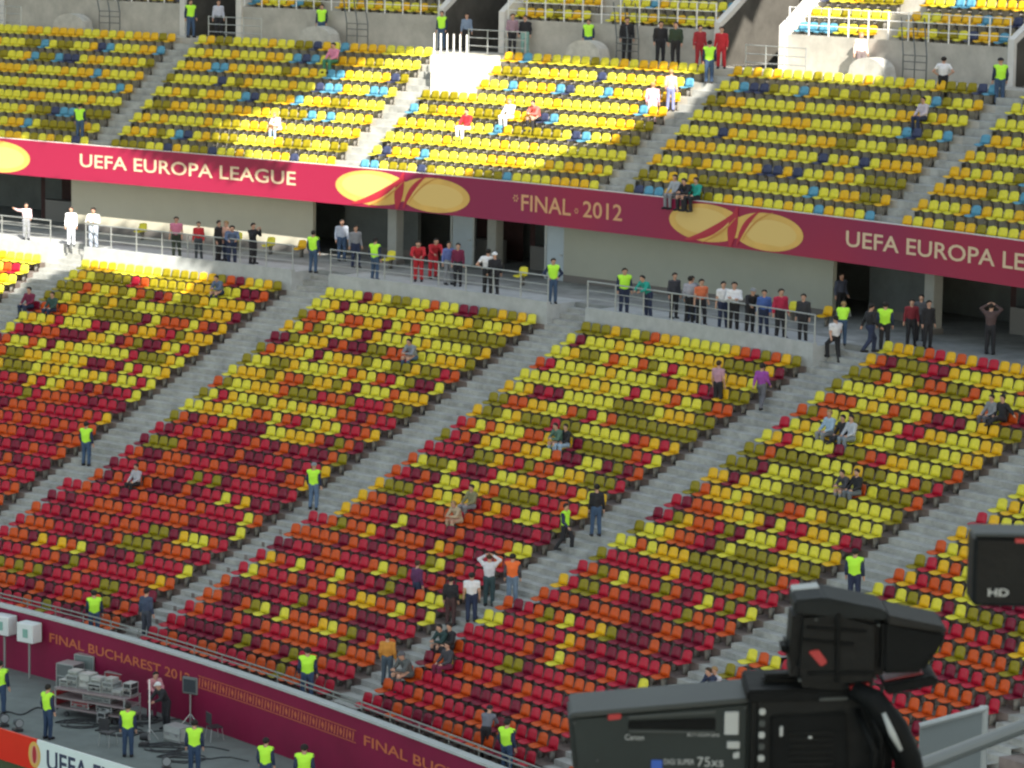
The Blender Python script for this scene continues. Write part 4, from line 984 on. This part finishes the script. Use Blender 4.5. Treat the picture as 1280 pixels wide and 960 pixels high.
cb_=pr([(937,850),(1062,846),(1092,860),(1112,905),(1132,1075),(937,1075)],-.05,.26,'camera_body',body,bev=.012)
pr([(930,848),(1075,843),(1078,858),(930,864)],-.06,.24,'top_plate',rub,cb_,bev=.004)
pr([(960,880),(1055,874),(1062,960),(962,960)],-.058,-.048,'side_panel',rub,cb_,bev=.004)
pr([(972,893),(976,893),(976,906),(972,906)],-.062,-.05,'button',labelm,cb_,bev=.001); pr([(1008,905),(1013,905),(1013,909),(1008,909)],-.062,-.05,'button',labelm,cb_,bev=.001)
pr([(1020,855),(1056,853),(1056,857),(1020,859)],-.066,-.05,'grip_plate',lenst,cb_,bev=.001)
vf=pr([(984,738),(1040,734),(1098,748),(1100,838),(1062,846),(985,842),(980,815)],-.08,.14,'viewfinder',body,bev=.022)
pr([(984,728),(1022,724),(1096,738),(1108,752),(1040,750),(984,744)],-.085,.145,'sun_shade',mat('shade_grey',(.013,.016,.016),.6,.2,8,spec=.2,bump=.3),vf,bev=.004)
pr([(986,727),(1020,723),(1020,726),(986,731)],.0,.045,'white_strip',labelm,vf,bev=.001)
pr([(971,788),(984,786),(984,808),(973,806)],-.05,.06,'knob',rub,vf,bev=.008)
hood=pr([(1094,750),(1175,764),(1168,786),(1156,800),(1148,817),(1094,820)],-.09,.15,'eye_hood',rub,vf,bev=.008)
pr([(1100,744),(1172,758),(1177,766),(1100,756)],-.092,.152,'hood_top',mat('hood_top_grey',(.020,.020,.018),.6,.2,8,spec=.2,bump=.3),hood,bev=.004)
pr([(1098,836),(1160,822),(1168,828),(1165,834),(1104,848)],-.08,.14,'hood_flap',rub,hood,bev=.003)
pr([(1102,834),(1150,823),(1150,827),(1102,840)],-.05,.12,'red_lining',redp,hood,bev=.001)
pr([(1003,793),(1016,790),(1028,806),(1020,812)],-.086,-.07,'red_button_cover',redp,vf,bev=.002)
pr([(1056,838),(1082,833),(1080,840),(1058,843)],-.08,.0,'red_tab',redp,vf,bev=.002)
for i,(x,y) in enumerate(((715,900),(716,1000),(930,876),(842,886),(745,948),(900,950))): pr([(x-2,y-2),(x+2,y-2),(x+2,y+2),(x-2,y+2)],-.024,-.01,'screw',lenst,lens,bev=.0015)
for i in range(5): pr([(946+i*0,872+i*15),(954,872+i*15),(954,880+i*15),(946,880+i*15)],-.056,-.04,'button',lenst if i%2 else labelm,cb_,bev=.002)
for i in range(6): pr([(985,900+i*8),(1040,899+i*8),(1040,902+i*8),(985,903+i*8)],-.062,-.05,'vent_slat',body,cb_,bev=.001)
pr([(1000,760),(1075,764),(1076,768),(1000,764)],-.088,-.07,'fold',rub,vf,bev=.002); pr([(996,776),(1060,781),(1060,786),(996,780)],-.088,-.07,'fold',rub,vf,bev=.002); pr([(1004,818),(1086,816),(1086,822),(1004,823)],-.088,-.07,'fold',rub,vf,bev=.002)
pr([(1036,744),(1042,743),(1044,832),(1038,832)],-.090,-.07,'seam',rub,vf,bev=.002)
for x,y in ((1012,752),(1090,758),(1088,826),(994,830)): pr([(x-2,y-2),(x+2,y-2),(x+2,y+2),(x-2,y+2)],-.086,-.07,'screw',lenst,vf,bev=.0015)
pr([(950,836),(1030,832),(1034,843),(948,848)],-.01,.06,'handle',rub,cb_,bev=.008)
m=MB()
def up3(x,y,d): a,b=U(x,y); return (a,d,b)
m.tube([up3(1062,842,-.08),up3(1085,850,-.10),up3(1112,885,-.11),up3(1130,925,-.10),up3(1142,960,-.08),up3(1146,1010,-.05)],[.018,.022,.026,.026,.022,.02],10); m.build('arm',rub,tv,True)
m=MB(); m.tube([up3(1096,862,-.13),up3(1106,885,-.145),up3(1118,907,-.14)],[.004,.0065,.004],8); m.build('grey_cable',labelm,tv,True)
for i,(a,b) in enumerate((((1075,850),(1098,950)),((1090,852),(1120,955)),((1068,870),(1088,960)))):
    m=MB(); m.tube([up3(a[0],a[1],-.07),up3((a[0]+b[0])/2+8,(a[1]+b[1])/2-6,-.12-.01*i),up3(*b,-.08),up3(b[0]-4,b[1]+60,-.06)],.007,8); m.build('cable',rub,tv,True)
random.seed(4)
conn=mat('metal_connector',(.38,.38,.34),.35,.2,20,metal=.5)
for i in range(9):
    x=1086+i*10+random.uniform(-3,3); y=952+random.uniform(-10,10); m=MB(); m.tube([up3(x,y,-.13),up3(x+random.uniform(-8,8),y+14,-.11),up3(x+random.uniform(-4,4),y+60,-.08)],[.012,.009,.007],8); m.build('connector',conn if i%3 else rub,tv,True)
m=MB(); m.tube([up3(1000,1070,.1),up3(1000,1250,.1)],.09,16); m.tube([up3(1000,1250,.1),(U(1000,0)[0],.1,25.805-base.z)],.13,16); m.build('pedestal',body,tv)
m=MB(); m.box((0,2.2,25.6),(9,9.2,.4)); tag(m.build('camera_platform',concrete),kind='structure')
# second viewfinder / monitor at the right edge
mb_=wpt(1255,712,5.4); k2=5.4*1.02/F
mn=empty('monitor_box',Matrix.Translation(mb_),'black monitor box marked HD at the right edge of the photo','monitor')
m=MB(); m.box((.008,.02,0),(92*k2,.08,88*k2),bev=.006); m.build('housing',body,mn)
m=MB(); m.box((.008,.02,46*k2),(93*k2,.085,5*k2),bev=.003); m.build('top_cover',lenst,mn)
m=MB(); m.box((20*k2,-.022,40*k2),(20*k2,.006,5*k2)); m.build('tally_light',redp,mn)
cu=bpy.data.curves.new('lettering','FONT'); cu.body='HD'; cu.size=13*k2; cu.extrude=.0008; cu.offset=.0004; o=bpy.data.objects.new('t',cu); COL.objects.link(o); bpy.context.view_layer.update(); me=bpy.data.meshes.new_from_object(o); bpy.data.objects.remove(o); me.materials.clear(); me.materials.append(labelm)
q=bpy.data.objects.new('lettering',me); COL.objects.link(q); q.parent=mn; q.matrix_local=Matrix.Translation((-22*k2,-.0215,-30*k2))@Matrix.Rotation(math.pi/2,4,'X')@Matrix.Diagonal((1.4,1,1,1))
m=MB(); m.tube([(.05,.05,0),(.16,.05,-.02),(.22,.05,-.3),(.22,.05,25.8-mb_.z)],.014,8); m.build('stand',body,mn)
# grey shield and tube rail
gs=wpt(1190,930,8.0); k3=8.0/F*1.015
sh=empty('grey_shield',Matrix.Translation(gs),'flat grey shield panel right of the broadcast camera','panel')
m=MB(); m.prism([(-42*k3,-70*k3),(38*k3,-70*k3),(38*k3,45*k3),(-40*k3,22*k3)],0,.02); m.build('board',mat('shield_grey',(.20,.225,.225),.5,.05,5),sh)
m=MB(); m.tube([(-42*k3,-.01,24*k3),(40*k3,-.01,48*k3)],.008,8); m.tube([(39*k3,.01,48*k3),(39*k3,.01,-400*k3)],.012,8); m.build('edge_frame',steelm,sh)
a,b=wpt(1165,952,7.0),wpt(1300,900,7.4)
m=MB(); m.tube([a-(b-a)*.6,a,b,b+(b-a)*.6],.017,12); tr_=empty('tube_rail',Matrix.Translation(a),'thick grey tube crossing the bottom right corner','rail'); lpart(m,'tube',mat('tube_grey',(.17,.185,.18),.35,.05,6,metal=.3),tr_)
m=MB(); e_=b+(b-a)*.5; m.tube([e_,(e_.x,e_.y,25.8)],.017,10); lpart(m,'upright',mat('tube_grey',(0,0,0)),tr_)
# ------------------------------------------------------------------ unseen roof, extent and openings shaped to cast the shade and sun patches
ZR=39.0
def toroof(v): t=(ZR-v.z)/SUN.z; return (v.x+SUN.x*t,v.y+SUN.y*t)
def bsurf(x,y,rr=RB,z0=ZB-.8):
    a=ang_at(x,rr,z0); lo,hi=z0-3,z0+3
    for _ in range(30):
        z=(lo+hi)/2
        if proj(P(rr,a,z))[1]>y: lo=z
        else: hi=z
    return Vector(P(rr,a,z))
HO=[]
HO.append([toroof(hit_upper(x,y)[0]) for x,y in ((400,108),(440,86),(500,78))]+[toroof(Vector(P(32.0,ang_at(x,32,20.5),20.6))) for x in(540,600)]+[toroof(hit_upper(x,y)[0]) for x,y in((640,84),(740,84),(860,92),(886,105),(862,140),(800,158),(770,180),(690,196),(665,215))]+[toroof(bsurf(498,222)),toroof(bsurf(470,262)),toroof(bsurf(418,262))]+[toroof(hit_upper(x,y)[0]) for x,y in((300,196),(262,176),(285,158),(332,146),(374,128))])
HO.append([toroof(bsurf(x,y)) for x,y in((-90,166),(150,176),(215,208),(330,226),(425,222),(425,270),(200,245),(-90,222))])
HO.append([toroof(v) for v in (hit(-60,285,CF),hit(70,297,CF),hit(150,312,CF),hit(262,330,CF),hit(240,340,CF),hit_lower(110,338)[0],hit_lower(30,352)[0],hit_lower(20,372)[0],hit_lower(-60,372)[0])])
def w2(x,y,rr,z): return Vector(P(rr,ang_at(x,rr,z),z))
HO.append([toroof(v) for v in (w2(925,0,33.6,21.4),w2(905,0,33.6,20.5),w2(960,0,31.6,20.0),w2(1105,0,31.6,20.0),w2(1100,0,33.6,21.5),w2(1130,0,35.5,22.8),w2(1330,0,35.6,23.0),w2(1330,0,38.5,25),w2(990,0,38.5,25))])
def inpoly(x,y,pl):
    c=False; n=len(pl); q=n-1
    for i in range(n):
        xi,yi=pl[i]; xj,yj=pl[q]
        if (yi>y)!=(yj>y) and x<(xj-xi)*(y-yi)/(yj-yi)+xi: c=not c
        q=i
    return c
xs=[p[0] for h in HO for p in h]; ys=[p[1] for h in HO for p in h]
X0,X1,Y0,Y1=min(xs)-1,max(xs)+1,min(ys)-1,max(ys)+1; st=.5
nx,ny=int((X1-X0)/st),int((Y1-Y0)/st); m=MB(); vid={}
def vi(i,j):
    if (i,j) not in vid: vid[(i,j)]=len(m.v); m.v.append((X0+i*st,Y0+j*st,ZR))
    return vid[(i,j)]
for j in range(ny):
    y=Y0+(j+.5)*st; run=None
    for i in range(nx+1):
        solid=i<nx and not any(inpoly(X0+(i+.5)*st,y,h) for h in HO)
        if solid and run is None: run=i
        if not solid and run is not None: m.f.append((vi(run,j),vi(i,j),vi(i,j+1),vi(run,j+1))); m.m.append(0); run=None
X1=X0+nx*st; Y1=Y0+ny*st
for q in (((-190,-60),(190,Y0)),((-190,Y1),(190,230)),((-190,Y0),(X0,Y1)),((X1,Y0),(190,Y1))):
    (a,b),(c,d)=q; bI=len(m.v); m.v+=[(a,b,ZR),(c,b,ZR),(c,d,ZR),(a,d,ZR)]; m.f.append((bI,bI+1,bI+2,bI+3)); m.m.append(0)
rm=bpy.data.materials.new('roof_membrane'); rm.use_nodes=True; n=rm.node_tree; n.nodes.clear()
o_=n.nodes.new('ShaderNodeOutputMaterial'); mx=n.nodes.new('ShaderNodeMixShader'); d1=n.nodes.new('ShaderNodeBsdfDiffuse'); d2=n.nodes.new('ShaderNodeBsdfTranslucent'); d1.inputs[0].default_value=(.55,.55,.55,1); d2.inputs[0].default_value=(.30,.335,.345,1); mx.inputs[0].default_value=.62
n.links.new(d1.outputs[0],mx.inputs[1]); n.links.new(d2.outputs[0],mx.inputs[2]); n.links.new(mx.outputs[0],o_.inputs[0])
rf=empty('unseen_stadium_roof',Matrix.Translation((0,80,ZR)),'unseen pale translucent membrane roof above the bowl, openings shaped for the sun patches','roof'); lpart(m,'membrane',rm,rf)
